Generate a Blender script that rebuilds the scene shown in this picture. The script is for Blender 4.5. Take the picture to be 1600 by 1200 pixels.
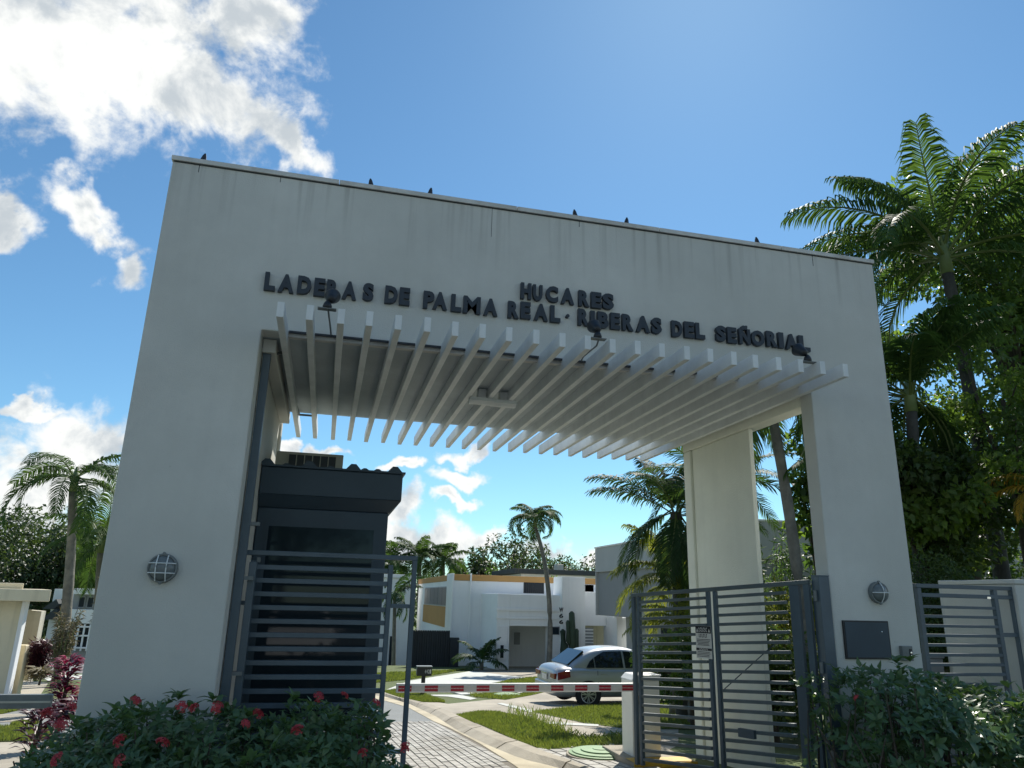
import bpy, bmesh, math, random
import numpy as np
from math import sin, cos, radians, pi, sqrt, atan2, hypot
from mathutils import Vector, Matrix, Euler

for o in list(bpy.data.objects):
    bpy.data.objects.remove(o)
scene = bpy.context.scene
C = scene.collection

# ------------------------------------------------------------------ camera
EYE = 1.65
PITCH, YAW, ROLL, FPX = radians(16.3748), radians(13.5774), radians(1.4197), 1141.89
_fw = Vector((sin(YAW) * cos(PITCH), cos(YAW) * cos(PITCH), sin(PITCH)))
_r0 = Vector((cos(YAW), -sin(YAW), 0))
_u0 = _r0.cross(_fw)
CR = cos(ROLL) * _r0 + sin(ROLL) * _u0
CU = -sin(ROLL) * _r0 + cos(ROLL) * _u0
CF = _fw
cam_d = bpy.data.cameras.new('camera')
cam_d.sensor_width = 36.0
cam_d.lens = FPX / 1600 * 36
cam_d.clip_start, cam_d.clip_end = 0.05, 3000
cam = bpy.data.objects.new('camera', cam_d)
C.objects.link(cam)
cam.matrix_world = Matrix(((CR.x, CU.x, -CF.x, 0), (CR.y, CU.y, -CF.y, 0), (CR.z, CU.z, -CF.z, EYE), (0, 0, 0, 1)))
scene.camera = cam

def ray(x, y):
    return CR * ((x - 800) / FPX) - CU * ((y - 600) / FPX) + CF
def pY(x, y, Y):
    d = ray(x, y); return d * (Y / d.y) + Vector((0, 0, EYE))
def pX(x, y, X):
    d = ray(x, y); return d * (X / d.x) + Vector((0, 0, EYE))
def proj(p):
    q = Vector(p) - Vector((0, 0, EYE)); z = q.dot(CF)
    if z < .05: return (-9999, -9999)
    return (800 + FPX * q.dot(CR) / z, 600 - FPX * q.dot(CU) / z)
# ground profile along the depth axis (the site falls away behind the gate)
GY = [-400, 6, 23, 42, 72, 400]
GZ = [0, 0, -1.13, -1.92, -4.6, -16]
def G(y):
    return float(np.interp(y, GY, GZ))
def pG(x, y):
    d = ray(x, y)
    lo, hi = 1.0, 380.0
    for _ in range(50):
        m = (lo + hi) / 2
        p = d * (m / d.y)
        if p.z + EYE > G(p.y): lo = m
        else: hi = m
    p = d * (lo / d.y) + Vector((0, 0, EYE))
    p.z = G(p.y)
    return p

# ------------------------------------------------------------------ world and sun
SUN_EL, SUN_AZ = radians(47), radians(31)          # azimuth measured from +Y towards +X
world = bpy.data.worlds.new('World')
scene.world = world
world.use_nodes = True
nt = world.node_tree
nt.nodes.clear()
def wn(t, **k):
    n = nt.nodes.new(t)
    for a, b in k.items(): setattr(n, a, b)
    return n
L = nt.links.new
w_out = wn('ShaderNodeOutputWorld')
sky = wn('ShaderNodeTexSky', sky_type='NISHITA', sun_disc=False)
sky.sun_elevation, sky.sun_rotation = SUN_EL, SUN_AZ
sky.air_density, sky.dust_density, sky.ozone_density = 1.0, 0.12, 4.0
tc = wn('ShaderNodeTexCoord')
def blob(px, py, rx, ry, rot=0):
    c = ray(px, py).normalized()
    return (c, rx / 1250, ry / 1250, rot)
BL = [blob(60, 30, 330, 150, .05), blob(300, 130, 190, 85, .3), blob(60, -60, 400, 120), blob(440, 215, 80, 48, .35), blob(380, 40, 110, 90), blob(250, 120, 200, 95, .2),
      blob(130, 315, 75, 36, .2), blob(205, 425, 45, 42, .6), blob(165, 360, 60, 40, .6), blob(15, 340, 48, 46), blob(55, 640, 60, 14),
      blob(60, 765, 210, 95, -.15), blob(150, 700, 150, 80, -.3), blob(-40, 820, 260, 120), 
      blob(722, 742, 54, 20), blob(706, 781, 34, 13), blob(630, 722, 36, 12, -.15), blob(730, 704, 50, 15),
      blob(510, 700, 40, 15, .4), blob(455, 690, 26, 14), blob(622, 805, 36, 48, .4), blob(690, 845, 110, 36), blob(600, 850, 100, 70),
      blob(850, 862, 90, 30), blob(770, 835, 34, 22), blob(930, 868, 70, 24), blob(1080, 890, 130, 22),
      blob(1300, 905, 200, 30), blob(440, 850, 140, 60), blob(1560, 760, 60, 30)]
rs = random.Random(5)
while len(BL) < 60:
    az, el = rs.uniform(0, 2 * pi), radians(rs.choice([rs.uniform(3, 14), rs.uniform(10, 60)]))
    c = Vector((sin(az) * cos(el), cos(az) * cos(el), sin(el)))
    q = proj(c * 100 + Vector((0, 0, EYE)))
    if -300 < q[0] < 1900 and -500 < q[1] < 1400: continue
    BL.append((c, rs.uniform(.1, .3), rs.uniform(.05, .13), rs.uniform(-.3, .3)))
wv = wn('ShaderNodeTexNoise'); wv.inputs['Scale'].default_value, wv.inputs['Detail'].default_value = 17, 8
L(tc.outputs['Generated'], wv.inputs['Vector'])
wc_ = wn('ShaderNodeVectorMath', operation='MULTIPLY_ADD'); wc_.inputs[1].default_value = (.10, .10, .10); wc_.inputs[2].default_value = (-.05, -.05, -.05)
L(wv.outputs['Color'], wc_.inputs[0])
wd_ = wn('ShaderNodeVectorMath', operation='ADD'); L(tc.outputs['Generated'], wd_.inputs[0]); L(wc_.outputs[0], wd_.inputs[1])
acc = None
for (c, a, b, rot) in BL:
    e = c.normalized()
    rt = e.cross(Vector((0, 0, 1))).normalized(); up = rt.cross(e)
    rt2 = cos(rot) * rt - sin(rot) * up; up2 = sin(rot) * rt + cos(rot) * up
    mm = Matrix((rt2, up2, -e)).transposed()
    mp = wn('ShaderNodeMapping', vector_type='TEXTURE')
    mp.inputs['Location'].default_value = e
    mp.inputs['Rotation'].default_value = mm.to_euler('XYZ')
    mp.inputs['Scale'].default_value = (a, b, .6)
    L(wd_.outputs[0], mp.inputs['Vector'])
    ln = wn('ShaderNodeVectorMath', operation='LENGTH')
    L(mp.outputs[0], ln.inputs[0])
    if acc is None: acc = ln.outputs['Value']
    else:
        mn = wn('ShaderNodeMath', operation='SMOOTH_MIN')
        mn.inputs[2].default_value = .05
        L(acc, mn.inputs[0]); L(ln.outputs['Value'], mn.inputs[1]); acc = mn.outputs[0]
def wmath(op, a, b=None, clamp=False):
    m = wn('ShaderNodeMath', operation=op, use_clamp=clamp)
    for i, v in enumerate((a, b)):
        if v is None: continue
        if isinstance(v, (int, float)): m.inputs[i].default_value = v
        else: L(v, m.inputs[i])
    return m.outputs[0]
def wnoise(scale, detail, off=None, dist=0.0, rough=.55):
    n = wn('ShaderNodeTexNoise')
    n.inputs['Scale'].default_value, n.inputs['Detail'].default_value = scale, detail
    n.inputs['Roughness'].default_value, n.inputs['Distortion'].default_value = rough, dist
    if off is not None:
        ad = wn('ShaderNodeVectorMath', operation='ADD'); ad.inputs[1].default_value = off
        L(tc.outputs['Generated'], ad.inputs[0]); L(ad.outputs[0], n.inputs['Vector'])
    else: L(tc.outputs['Generated'], n.inputs['Vector'])
    return n.outputs['Fac']
base = wmath('MINIMUM', wmath('SUBTRACT', 1.0, acc), .95)
sdir = Vector((sin(SUN_AZ) * cos(SUN_EL), cos(SUN_AZ) * cos(SUN_EL), sin(SUN_EL)))
n1 = wnoise(9, 8, None, .3, .58)
n1b = wnoise(9, 8, sdir * .035, .3, .58)
n2 = wnoise(34, 6, (3, 1, 2), .2, .6)
dens = wmath('ADD', base, wmath('ADD', wmath('MULTIPLY', wmath('SUBTRACT', n1, .5), 2.0), wmath('MULTIPLY', wmath('SUBTRACT', n2, .5), .9)))
def wrange(v, a, b, c=0, d=1):
    m = wn('ShaderNodeMapRange', interpolation_type='SMOOTHSTEP')
    for i, q in zip((1, 2, 3, 4), (a, b, c, d)): m.inputs[i].default_value = q
    L(v, m.inputs[0]); return m.outputs[0]
alpha = wrange(dens, .02, .60)
lit = wmath('ADD', wmath('MULTIPLY', wmath('SUBTRACT', n1, n1b), 4.5), wmath('MULTIPLY', wrange(dens, .35, 1.5), -.55))
lit = wrange(lit, -.65, .3)
cm = wn('ShaderNodeMix', data_type='RGBA')
cm.inputs[6].default_value = (4.9, 5.4, 5.8, 1)
cm.inputs[7].default_value = (8.7, 8.8, 8.6, 1)
L(lit, cm.inputs[0])
tint = wn('ShaderNodeMix', data_type='RGBA', blend_type='MULTIPLY')
tint.inputs[0].default_value = 1
tint.inputs[7].default_value = (.80, 1.08, 1.10, 1)
L(sky.outputs[0], tint.inputs[6])
mx = wn('ShaderNodeMix', data_type='RGBA')
L(alpha, mx.inputs[0]); L(tint.outputs[2], mx.inputs[6]); L(cm.outputs[2], mx.inputs[7])
bg = wn('ShaderNodeBackground')
bg.inputs['Strength'].default_value = 0.088
L(mx.outputs[2], bg.inputs['Color'])
L(bg.outputs[0], w_out.inputs['Surface'])
try: world.cycles.sampling_method = 'MANUAL'; world.cycles.sample_map_resolution = 1024
except Exception: pass

sd = bpy.data.lights.new('sun', 'SUN')
sd.energy, sd.angle, sd.color = 5.0, radians(.53), (1, .95, .86)
sun = bpy.data.objects.new('sun', sd)
C.objects.link(sun)
sun.location = (0, 0, 60)
sun.rotation_euler = (-sdir).to_track_quat('-Z', 'Y').to_euler()
vs = scene.view_settings
vs.view_transform, vs.look, vs.exposure, vs.gamma, vs.use_curve_mapping = "Standard", "None", 0.42, 1.0, False
scene.cycles.max_bounces = 8
scene.cycles.transparent_max_bounces = 12
scene.cycles.use_denoising = True

# ------------------------------------------------------------------ helpers
def tag(o, label=None, cat=None, group=None, kind=None):
    if label: o['label'] = label
    if cat: o['category'] = cat
    if group: o['group'] = group
    if kind: o['kind'] = kind
    return o
def thing(name, label, cat, loc=(0, 0, 0), group=None, rotz=0):
    o = bpy.data.objects.new(name, None)
    o.empty_display_size = .2
    C.objects.link(o)
    o.location = loc; o.rotation_euler = (0, 0, rotz)
    return tag(o, label, cat, group)
def wloc(o):
    v = Vector((0, 0, 0))
    while o: v += o.location; o = o.parent
    return v
def mesh_obj(name, verts, faces, mat, parent=None, local=False, smooth=False, bevel=0, kind=None):
    me = bpy.data.meshes.new(name)
    if parent is not None and not local:
        off = wloc(parent); verts = [(v[0] - off.x, v[1] - off.y, v[2] - off.z) for v in verts]
    me.from_pydata([tuple(v) for v in verts], [], [tuple(f) for f in faces])
    me.materials.append(mat)
    if smooth: me.polygons.foreach_set('use_smooth', [True] * len(me.polygons))
    o = bpy.data.objects.new(name, me)
    C.objects.link(o)
    o.parent = parent
    if bevel:
        b = o.modifiers.new('bevel', 'BEVEL'); b.width = bevel; b.segments = 2; b.limit_method = 'ANGLE'
    if kind: o['kind'] = kind
    return o
def np_obj(name, V, F, mat, parent=None, smooth=False, kind=None):
    """V (n,3), F (m,k) all the same size, local coordinates"""
    me = bpy.data.meshes.new(name)
    V = np.asarray(V, np.float32); F = np.asarray(F, np.int32); m, k = F.shape
    me.vertices.add(len(V)); me.vertices.foreach_set('co', V.ravel())
    me.loops.add(m * k); me.loops.foreach_set('vertex_index', F.ravel())
    me.polygons.add(m); me.polygons.foreach_set('loop_start', np.arange(0, m * k, k, dtype=np.int32))
    me.update(calc_edges=True)
    if smooth: me.polygons.foreach_set('use_smooth', np.ones(m, bool))
    me.materials.append(mat)
    o = bpy.data.objects.new(name, me)
    C.objects.link(o); o.parent = parent
    if kind: o['kind'] = kind
    return o
class MB:
    def __init__(s): s.v = []; s.f = []
    def add(s, vs, fs):
        n = len(s.v); s.v += [Vector(v) for v in vs]; s.f += [tuple(i + n for i in f) for f in fs]; return s
    def box(s, x0, x1, y0, y1, z0, z1):
        return s.add([(x0, y0, z0), (x1, y0, z0), (x1, y1, z0), (x0, y1, z0), (x0, y0, z1), (x1, y0, z1), (x1, y1, z1), (x0, y1, z1)],
                     [(0, 3, 2, 1), (4, 5, 6, 7), (0, 1, 5, 4), (1, 2, 6, 5), (2, 3, 7, 6), (3, 0, 4, 7)])
    def bar(s, a, b, w, h, up=(0, 0, 1)):
        a, b = Vector(a), Vector(b); d = (b - a).normalized(); up = Vector(up)
        if abs(d.dot(up)) > .98: up = Vector((0, 1, 0))
        r = d.cross(up).normalized() * (w / 2); u = r.cross(d).normalized() * (h / 2)
        vs = [p + i * r + j * u for p in (a, b) for i, j in ((-1, -1), (1, -1), (1, 1), (-1, 1))]
        return s.add(vs, [(0, 1, 2, 3), (7, 6, 5, 4), (0, 4, 5, 1), (1, 5, 6, 2), (2, 6, 7, 3), (3, 7, 4, 0)])
    def tube(s, pts, rad, n=8, cap=True):
        pts = [Vector(p) for p in pts]
        if isinstance(rad, (int, float)): rad = [rad] * len(pts)
        vs, fs = [], []
        for i, p in enumerate(pts):
            d = (pts[min(i + 1, len(pts) - 1)] - pts[max(i - 1, 0)]).normalized()
            a = d.cross(Vector((0, 0, 1)))
            if a.length < .05: a = d.cross(Vector((0, 1, 0)))
            a.normalize(); b = d.cross(a)
            for k in range(n):
                t = 2 * pi * k / n; vs.append(p + (a * cos(t) + b * sin(t)) * rad[i])
        for i in range(len(pts) - 1):
            for k in range(n):
                k2 = (k + 1) % n; fs.append((i * n + k, i * n + k2, (i + 1) * n + k2, (i + 1) * n + k))
        if cap: fs.append(tuple(range(n - 1, -1, -1))); fs.append(tuple((len(pts) - 1) * n + k for k in range(n)))
        return s.add(vs, fs)
    def lathe(s, prof, origin, axis=(0, 0, 1), n=20, closed=True):
        """prof: (radius, height along axis)"""
        o = Vector(origin); ax = Vector(axis).normalized()
        a = ax.cross(Vector((0, 0, 1)))
        if a.length < .05: a = ax.cross(Vector((0, 1, 0)))
        a.normalize(); b = ax.cross(a); vs, fs = [], []
        for r, h in prof:
            for k in range(n):
                t = 2 * pi * k / n; vs.append(o + ax * h + (a * cos(t) + b * sin(t)) * max(r, 1e-4))
        for i in range(len(prof) - 1):
            for k in range(n):
                k2 = (k + 1) % n; fs.append((i * n + k, i * n + k2, (i + 1) * n + k2, (i + 1) * n + k))
        if closed: fs.append(tuple(range(n - 1, -1, -1))); fs.append(tuple((len(prof) - 1) * n + k for k in range(n)))
        return s.add(vs, fs)
    def prism(s, poly, d):
        """closed polygon of 3-D points extruded by vector d"""
        n = len(poly); d = Vector(d); vs = [Vector(p) for p in poly] + [Vector(p) + d for p in poly]
        return s.add(vs, [tuple(range(n - 1, -1, -1)), tuple(range(n, 2 * n))] + [(i, (i + 1) % n, n + (i + 1) % n, n + i) for i in range(n)])
    def build(s, name, mat, parent=None, local=False, smooth=False, bevel=0, kind=None, label=None):
        o = mesh_obj(name, s.v, s.f, mat, parent, local, smooth, bevel, kind)
        bm = bmesh.new(); bm.from_mesh(o.data); bmesh.ops.recalc_face_normals(bm, faces=bm.faces); bm.to_mesh(o.data); bm.free()
        if label: o['label'] = label
        return o
def copy_tree(o, parent=None):
    c = o.copy(); C.objects.link(c)
    if parent is not None: c.parent = parent
    for ch in [k for k in o.children]: copy_tree(ch, c)
    return c

# ------------------------------------------------------------------ materials
def mat(name, col, rough=.8, var=.12, scale=2.0, bump=0.0, bscale=60, metal=0.0, streak=0.0, spec=.5, dirt=None, coat=0, rnd=0, runoff=None):
    m = bpy.data.materials.new(name); m.use_nodes = True
    t = m.node_tree; N = t.nodes; K = t.links.new
    p = N['Principled BSDF']
    p.inputs['Roughness'].default_value, p.inputs['Metallic'].default_value = rough, metal
    p.inputs['Specular IOR Level'].default_value = spec
    if coat: p.inputs['Coat Weight'].default_value = coat; p.inputs['Coat Roughness'].default_value = .05
    g = N.new('ShaderNodeNewGeometry')
    nz = N.new('ShaderNodeTexNoise'); nz.inputs['Scale'].default_value = scale; nz.inputs['Detail'].default_value = 6
    nz.inputs['Roughness'].default_value = .65
    K(g.outputs['Position'], nz.inputs['Vector'])
    mr = N.new('ShaderNodeMapRange')
    mr.inputs[1].default_value, mr.inputs[2].default_value, mr.inputs[3].default_value, mr.inputs[4].default_value = .25, .75, 1 - var, 1 + var
    K(nz.outputs['Fac'], mr.inputs[0])
    val = mr.outputs[0]
    if rnd:
        oi = N.new('ShaderNodeObjectInfo'); r2 = N.new('ShaderNodeMapRange')
        r2.inputs[3].default_value, r2.inputs[4].default_value = 1 - rnd, 1 + rnd
        K(oi.outputs['Random'], r2.inputs[0])
        mm = N.new('ShaderNodeMath'); mm.operation = 'MULTIPLY'; K(val, mm.inputs[0]); K(r2.outputs[0], mm.inputs[1]); val = mm.outputs[0]
    if streak:
        mp = N.new('ShaderNodeMapping'); mp.inputs['Scale'].default_value = (7, 7, .35)
        K(g.outputs['Position'], mp.inputs['Vector'])
        n2 = N.new('ShaderNodeTexNoise'); n2.inputs['Scale'].default_value = 1.0; n2.inputs['Detail'].default_value = 5
        K(mp.outputs[0], n2.inputs['Vector'])
        m2 = N.new('ShaderNodeMapRange')
        m2.inputs[1].default_value, m2.inputs[2].default_value, m2.inputs[3].default_value, m2.inputs[4].default_value = .5, .78, 1, 1 - streak
        K(n2.outputs['Fac'], m2.inputs[0])
        mm = N.new('ShaderNodeMath'); mm.operation = 'MULTIPLY'; K(val, mm.inputs[0]); K(m2.outputs[0], mm.inputs[1]); val = mm.outputs[0]
    vm = N.new('ShaderNodeVectorMath'); vm.operation = 'SCALE'; vm.inputs[0].default_value = col
    K(val, vm.inputs['Scale'])
    cout = vm.outputs[0]
    if dirt:
        n3 = N.new('ShaderNodeTexNoise'); n3.inputs['Scale'].default_value = scale * .45; n3.inputs['Detail'].default_value = 8; n3.inputs['Distortion'].default_value = .6
        K(g.outputs['Position'], n3.inputs['Vector'])
        m3 = N.new('ShaderNodeMapRange'); m3.inputs[1].default_value, m3.inputs[2].default_value = .48, .72
        K(n3.outputs['Fac'], m3.inputs[0])
        mxn = N.new('ShaderNodeMix'); mxn.data_type = 'RGBA'; K(m3.outputs[0], mxn.inputs[0]); K(cout, mxn.inputs[6]); mxn.inputs[7].default_value = (*dirt, 1)
        cout = mxn.outputs[2]
    if runoff:
        sx = N.new('ShaderNodeSeparateXYZ'); K(g.outputs['Position'], sx.inputs[0])
        mz = N.new('ShaderNodeMapRange'); mz.inputs[1].default_value, mz.inputs[2].default_value = runoff; K(sx.outputs['Z'], mz.inputs[0])
        mp = N.new('ShaderNodeMapping'); mp.inputs['Scale'].default_value = (9, 9, .25); K(g.outputs['Position'], mp.inputs['Vector'])
        n4 = N.new('ShaderNodeTexNoise'); n4.inputs['Scale'].default_value = 1.3; n4.inputs['Detail'].default_value = 6; K(mp.outputs[0], n4.inputs['Vector'])
        m4 = N.new('ShaderNodeMapRange'); m4.inputs[1].default_value, m4.inputs[2].default_value = .52, .72; K(n4.outputs['Fac'], m4.inputs[0])
        mu = N.new('ShaderNodeMath'); mu.operation = 'MULTIPLY'; K(mz.outputs[0], mu.inputs[0]); K(m4.outputs[0], mu.inputs[1])
        n5 = N.new('ShaderNodeTexNoise'); n5.inputs['Scale'].default_value = 5.5; n5.inputs['Detail'].default_value = 4; n5.inputs['Roughness'].default_value = .7; K(g.outputs['Position'], n5.inputs['Vector'])
        m5 = N.new('ShaderNodeMapRange'); m5.inputs[1].default_value, m5.inputs[2].default_value, m5.inputs[4].default_value = .70, .76, .35; K(n5.outputs['Fac'], m5.inputs[0])
        mx5 = N.new('ShaderNodeMath'); mx5.operation = 'MAXIMUM'; K(mu.outputs[0], mx5.inputs[0]); K(m5.outputs[0], mx5.inputs[1])
        mxn = N.new('ShaderNodeMix'); mxn.data_type = 'RGBA'; ml = N.new('ShaderNodeMath'); ml.operation = 'MULTIPLY'; K(mx5.outputs[0], ml.inputs[0]); ml.inputs[1].default_value = .5
        K(ml.outputs[0], mxn.inputs[0]); K(cout, mxn.inputs[6]); mxn.inputs[7].default_value = (.20, .195, .17, 1); cout = mxn.outputs[2]
    K(cout, p.inputs['Base Color'])
    if bump:
        nb = N.new('ShaderNodeTexNoise'); nb.inputs['Scale'].default_value = bscale; nb.inputs['Detail'].default_value = 4
        K(g.outputs['Position'], nb.inputs['Vector'])
        bp = N.new('ShaderNodeBump'); bp.inputs['Strength'].default_value = bump; bp.inputs['Distance'].default_value = .02
        K(nb.outputs['Fac'], bp.inputs['Height']); K(bp.outputs[0], p.inputs['Normal'])
    return m
def leafmat(name, col, col2, rough=.42, trans=.35, tcol=None, spec=.5, scale=1.4):
    m = bpy.data.materials.new(name); m.use_nodes = True
    t = m.node_tree; N = t.nodes; K = t.links.new
    p = N['Principled BSDF']; p.inputs['Roughness'].default_value = rough; p.inputs['Specular IOR Level'].default_value = spec
    g = N.new('ShaderNodeNewGeometry')
    ri = N.new('ShaderNodeMath'); ri.operation = 'MULTIPLY_ADD'
    nz = N.new('ShaderNodeTexNoise'); nz.inputs['Scale'].default_value = scale; nz.inputs['Detail'].default_value = 3
    K(g.outputs['Position'], nz.inputs['Vector'])
    K(g.outputs['Random Per Island'], ri.inputs[0]); ri.inputs[1].default_value = .6
    sb = N.new('ShaderNodeMath'); sb.operation = 'SUBTRACT'; K(nz.outputs['Fac'], sb.inputs[0]); sb.inputs[1].default_value = .3
    K(sb.outputs[0], ri.inputs[2])
    mxn = N.new('ShaderNodeMix'); mxn.data_type = 'RGBA'; mxn.clamp_factor = True
    K(ri.outputs[0], mxn.inputs[0]); mxn.inputs[6].default_value = (*col, 1); mxn.inputs[7].default_value = (*col2, 1)
    K(mxn.outputs[2], p.inputs['Base Color'])
    if trans:
        tr = N.new('ShaderNodeBsdfTranslucent')
        hs = N.new('ShaderNodeVectorMath'); hs.operation = 'MULTIPLY'; K(mxn.outputs[2], hs.inputs[0]); hs.inputs[1].default_value = tcol or (2.6, 2.4, 1.0)
        K(hs.outputs[0], tr.inputs['Color'])
        ms = N.new('ShaderNodeMixShader'); ms.inputs[0].default_value = trans
        K(p.outputs[0], ms.inputs[1]); K(tr.outputs[0], ms.inputs[2]); K(ms.outputs[0], N['Material Output'].inputs['Surface'])
    return m
def glassmat(name, col=(.02, .025, .03), rough=.03):
    m = mat(name, col, rough, .05, 1, spec=.6); return m

STUCCO = mat('stucco', (.60, .605, .565), .85, .12, .9, .22, 90, streak=.04, runoff=(4.7, 5.42), dirt=(.53, .535, .49))
STUCCO_BOUNCE = mat('stucco_bounce', (.78, .79, .69), .85, .09, 1.1, .3, 90, streak=.04)  # same stucco made lighter and warmer, ground bounce painted into the colour
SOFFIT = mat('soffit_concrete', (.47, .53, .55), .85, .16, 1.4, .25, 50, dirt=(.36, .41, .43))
SLAT = mat('slat_paint', (.72, .755, .755), .55, .12, 3, .05, 40, streak=.06)
COPING = mat('coping_metal', (.60, .60, .57), .6, .15, 5, dirt=(.40, .38, .34))
DARKJOINT = mat('dark_sealant', (.05, .055, .06), .8)
LETTER = mat('letter_black', (.022, .032, .044), .5, .15, 8)
GATE = mat('gate_grey', (.062, .095, .122), .42, .2, 4, spec=.6)
GATE2 = mat('gate_grey_worn', (.085, .115, .125), .45, .25, 5, spec=.6)
LAMPGREY = mat('lamp_metal', (.16, .18, .18), .5, .2, 10)
LENS = mat('lamp_lens', (.15, .175, .18), .25, .2, 20)
BLACKP = mat('black_plastic', (.015, .018, .022), .45)
DARKWALL = mat('guardhouse_dark', (.030, .055, .078), .5, .2, 2)
DARKGLASS = mat('dark_tinted_glass', (.016, .026, .034), .05, .05, 1, spec=.2)
CREAMMETAL = mat('unit_cream', (.50, .49, .42), .5, .15, 4)
GRILL = mat('unit_grille', (.05, .06, .07), .6)
WHITE = mat('white_paint', (.82, .83, .83), .8, .06, .6, .15, 60, streak=.05)
WHITE2 = mat('white_paint_house', (.80, .82, .83), .85, .06, .5, .15, 40, streak=.04)
CREAM = mat('cream_wall', (.72, .64, .46), .85, .1, 1, .15, 40, streak=.2)
CREAMDIRTY = mat('cream_wall_stained', (.56, .53, .44), .85, .15, 1.2, .15, 40, streak=.4)
ORANGE = mat('ochre_wall', (.46, .26, .09), .85, .1, .7, .1, 40)
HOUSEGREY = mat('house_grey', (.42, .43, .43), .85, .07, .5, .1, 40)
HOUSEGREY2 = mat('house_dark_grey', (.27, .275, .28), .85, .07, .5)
BLACKGATE = mat('black_gate', (.014, .02, .028), .6, .3, 1)
WINDARK = mat('window_glass', (.02, .03, .04), .3, .05, 1, spec=.15)
WINFRAME = mat('window_frame', (.30, .32, .33), .5)
ROOFDARK = mat('dark_roof', (.045, .055, .06), .8, .2, 2)
CONC = mat('concrete', (.36, .325, .26), .9, .22, 1.5, .3, 80, dirt=(.24, .215, .17))
CONCLIGHT = mat('concrete_light', (.50, .51, .475), .9, .08, 2, .2, 80)
KERB = mat('kerb_concrete', (.36, .32, .25), .9, .2, 2.5, .4, 70, dirt=(.22, .19, .14))
GUTTER = mat('gutter_concrete', (.48, .42, .30), .9, .16, 2, .3, 80, dirt=(.33, .28, .19))
ASPHALT = mat('asphalt', (.10, .105, .10), .9, .15, 3, .5, 200)
ASPHALTFAR = mat('street_asphalt', (.20, .21, .205), .9, .12, 1.5, .3, 200)
PAVER = mat('paver', (.40, .385, .35), .9, .14, 3, .4, 120, rnd=.15, dirt=(.25, .23, .19))
PAVJOINT = mat('paver_joint', (.15, .13, .10), .95, .2, 6)
GRASSG = mat('grass_ground', (.085, .115, .035), .95, .3, 3, .5, 120, dirt=(.10, .11, .035))
GRASSB = leafmat('grass_blade', (.075, .115, .03), (.135, .165, .055), .6, .35, scale=3)
WEED = leafmat('weed_blade', (.07, .12, .03), (.14, .17, .06), .6, .3, scale=3)
YELLOW = mat('yellow_paint', (.60, .36, .03), .6, .3, 9, dirt=(.25, .18, .08))
BARWHITE = mat('barrier_white', (.78, .78, .74), .4, .05, 5)
BARRED = mat('barrier_red', (.42, .015, .03), .35, .1, 10)
BARREFL = mat('barrier_reflective', (.66, .62, .56), .5, .08, 30)
GREENCOVER = mat('green_cover', (.16, .27, .11), .6, .2, 8)
CARPAINT = mat('silver_paint', (.40, .42, .43), .32, .03, 2, metal=.45, coat=.5)
CARGLASS = glassmat('car_glass', (.012, .016, .02), .03)
RUBBER = mat('tyre_rubber', (.02, .02, .022), .8)
ALLOY = mat('alloy', (.55, .56, .57), .3, .08, 4, metal=.8)
TAIL = mat('tail_light', (.16, .012, .016), .15, .1, 10, coat=.5)
CHROME = mat('chrome', (.7, .7, .7), .12, .02, 2, metal=1)
SIGNWHITE = mat('sign_white', (.62, .62, .58), .5)
TRUNK = mat('palm_trunk', (.15, .145, .125), .9, .35, 6, .8, 25, dirt=(.24, .225, .19))
TRUNKD = mat('palm_trunk_dark', (.055, .055, .05), .9, .3, 6, .8, 25)
BARK = mat('bark', (.07, .06, .045), .95, .3, 6, .8, 25)
STEM = mat('crown_shaft', (.12, .17, .06), .5, .2, 3)
RACHIS = mat('rachis', (.11, .15, .04), .5, .2, 6)
PALM = leafmat('palm_leaf', (.026, .062, .022), (.058, .105, .034), .62, .3, spec=.12)
PALMD = leafmat('palm_leaf_dark', (.020, .048, .022), (.042, .082, .034), .6, .28, spec=.14)
PALMY = leafmat('palm_leaf_yellow', (.07, .11, .02), (.17, .18, .035), .55, .4, spec=.25)
LEAFD = leafmat('leaf_dark', (.028, .056, .022), (.064, .10, .03), .45, .34, spec=.35)
LEAFM = leafmat('leaf_mid', (.040, .080, .026), (.085, .128, .038), .45, .45, (2.2, 2.4, 1.1), spec=.35)
LEAFY = leafmat('leaf_bright', (.075, .125, .03), (.14, .185, .05), .45, .5, (2.1, 2.3, 1.0), spec=.35)
LEAFFAR = leafmat('leaf_far', (.022, .045, .02), (.05, .08, .03), .5, .28, scale=.3)
HEDGE = leafmat('hedge_leaf', (.055, .115, .05), (.095, .165, .07), .34, .25, spec=.5, scale=5)
HEDGE2 = leafmat('hedge_leaf_light', (.07, .14, .06), (.11, .18, .07), .34, .3, scale=5)
FLOWER = leafmat('ixora_flower', (.42, .03, .055), (.60, .09, .09), .6, .25, (1.2, .9, .9), scale=8)
MAGENTA = leafmat('magenta_leaf', (.05, .008, .02), (.27, .015, .07), .5, .25, (1.3, 1, 1.1), scale=3)
MAROON = leafmat('maroon_leaf', (.035, .01, .018), (.075, .018, .03), .4, .25, (1.5, 1, 1), scale=3)
DRYTWIG = leafmat('dry_twig', (.07, .065, .04), (.15, .13, .08), .7, .15, scale=3)
CROTON = leafmat('croton_leaf', (.30, .24, .03), (.40, .20, .02), .45, .4, (1.5, 1.3, .8), scale=3)
CACTUS = mat('cactus', (.035, .06, .035), .7, .25, 4)
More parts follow.
